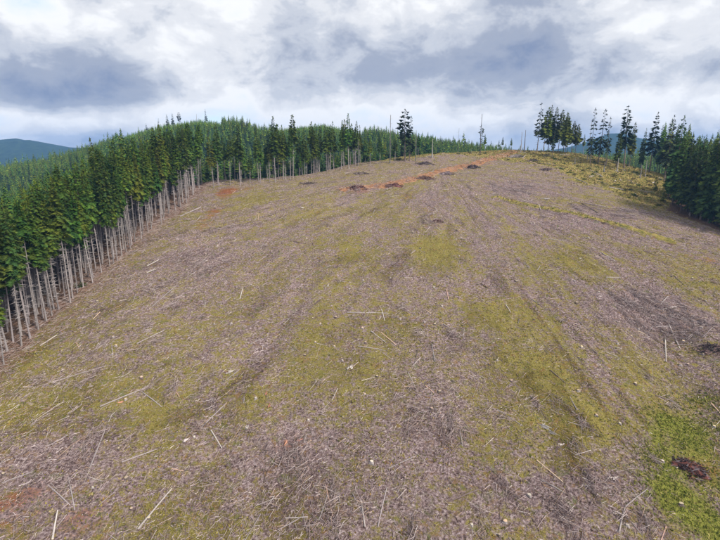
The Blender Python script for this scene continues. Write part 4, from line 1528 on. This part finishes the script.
def grass_cols(P):
    mo_, ru_, lu_ = covers(P[:, 0], P[:, 1])
    nz = fbm(P[:, 0] / 7, P[:, 1] / 7, 91, 3)

    def f(r, n):
        base = np.array([(0.225, 0.19, 0.042), (0.31, 0.255, 0.07), (0.14, 0.148, 0.034), (0.36, 0.29, 0.14), (0.32, 0.20, 0.055)])[r.choice(5, n, p=[.32, .26, .2, .12, .1])]
        base = base * (0.8 + 0.5 * (nz[:, None] - .2))
        g = np.clip(lu_ * 1.4, 0, 1)[:, None]
        lush = np.array([(0.165, 0.19, 0.032), (0.23, 0.235, 0.05), (0.10, 0.125, 0.025)])[r.integers(0, 3, n)]
        return base * (1 - g) + lush * g
    return f


P = scatter(90000, 1.0, 45)
mo_, ru_, lu_ = covers(P[:, 0], P[:, 1])
wt_ = np.clip((mo_ - 0.05) * 1.1 + (fbm(P[:, 0] / 6, P[:, 1] / 6, 95, 3) - .5) * 1.8 + lu_, 0.04, 1) * np.clip(1 - ru_, .2, 1)
P = P[np.random.default_rng(3).random(len(P)) < wt_]
tufts('grass_tufts', P, lambda r, n: r.uniform(0.16, 0.36, n), grass_cols(P), 'short olive and yellow grass tufts between the slash', 51)
P = jgrid(20, 176, 196, 352, 0.85, lambda x, y: (zones(x, y)[0] > rng.uniform(0.1, 1.1, x.shape)) & in_view(x, y) & (y < yc_of(x) + 5))
YG = np.array([(0.28, 0.215, 0.075), (0.19, 0.18, 0.055), (0.35, 0.28, 0.13), (0.11, 0.13, 0.038), (0.26, 0.175, 0.09)])
tufts('grass_tufts', P, lambda r, n: r.uniform(0.35, 0.8, n), lambda r, n: YG[r.integers(0, 5, n)] * (0.6 + 0.9 * fbm(P[:, 0] / 5, P[:, 1] / 5, 97, 3))[:, None] * 1.1, 'tall yellow grass on the uncut strip of the ridge', 52, 3)
n = 5000
P = np.concatenate([np.stack([rng.normal(at(px, py)[0], rx * .62, n_), rng.normal(at(px, py)[1], ry * .62, n_)], 1) for px, py, rx, ry, a_ in LUSH[:9] for n_ in [420]])
tufts('grass_tufts', P, lambda r, n: r.uniform(0.15, 0.4, n), lambda r, n: np.array([(0.175, 0.195, 0.032), (0.25, 0.255, 0.055), (0.10, 0.125, 0.022), (0.33, 0.285, 0.10)])[r.integers(0, 4, n)],
      'fresh green grass round the charred root wad', 53)


# ------------------------------------------------------------------ air
def haze():
    x0, x1, y0, y1, z0, z1 = float(gx[0]) - 40, float(gx[-1]) + 40, float(gy[0]) - 40, float(gy[-1]) + 40, float(GZ.min()) - 2, max(float(GZ.max()), 90) + 40
    V = [(x, y, z) for z in (z0, z1) for y in (y0, y1) for x in (x0, x1)]
    F = [(0, 2, 3, 1), (4, 5, 7, 6), (0, 1, 5, 4), (2, 6, 7, 3), (0, 4, 6, 2), (1, 3, 7, 5)]
    me = bpy.data.meshes.new('haze'); me.from_pydata(V, [], F); me.update()
    m = bpy.data.materials.new('blue_air'); m.use_nodes = True
    t = m.node_tree; t.nodes.clear()
    out = N(t, 'ShaderNodeOutputMaterial')
    pv = N(t, 'ShaderNodeVolumePrincipled')
    pv.inputs['Color'].default_value = (0.24, 0.50, 1.0, 1)
    pv.inputs['Density'].default_value = 1.3e-4
    pv.inputs['Density Attribute'].default_value = ''
    pv.inputs['Anisotropy'].default_value = 0.0
    t.links.new(pv.outputs[0], out.inputs['Volume'])
    me.materials.append(m)
    tag(link('haze', me), 'thin blue haze in the air over the valleys', 'haze', kind='stuff')


haze()
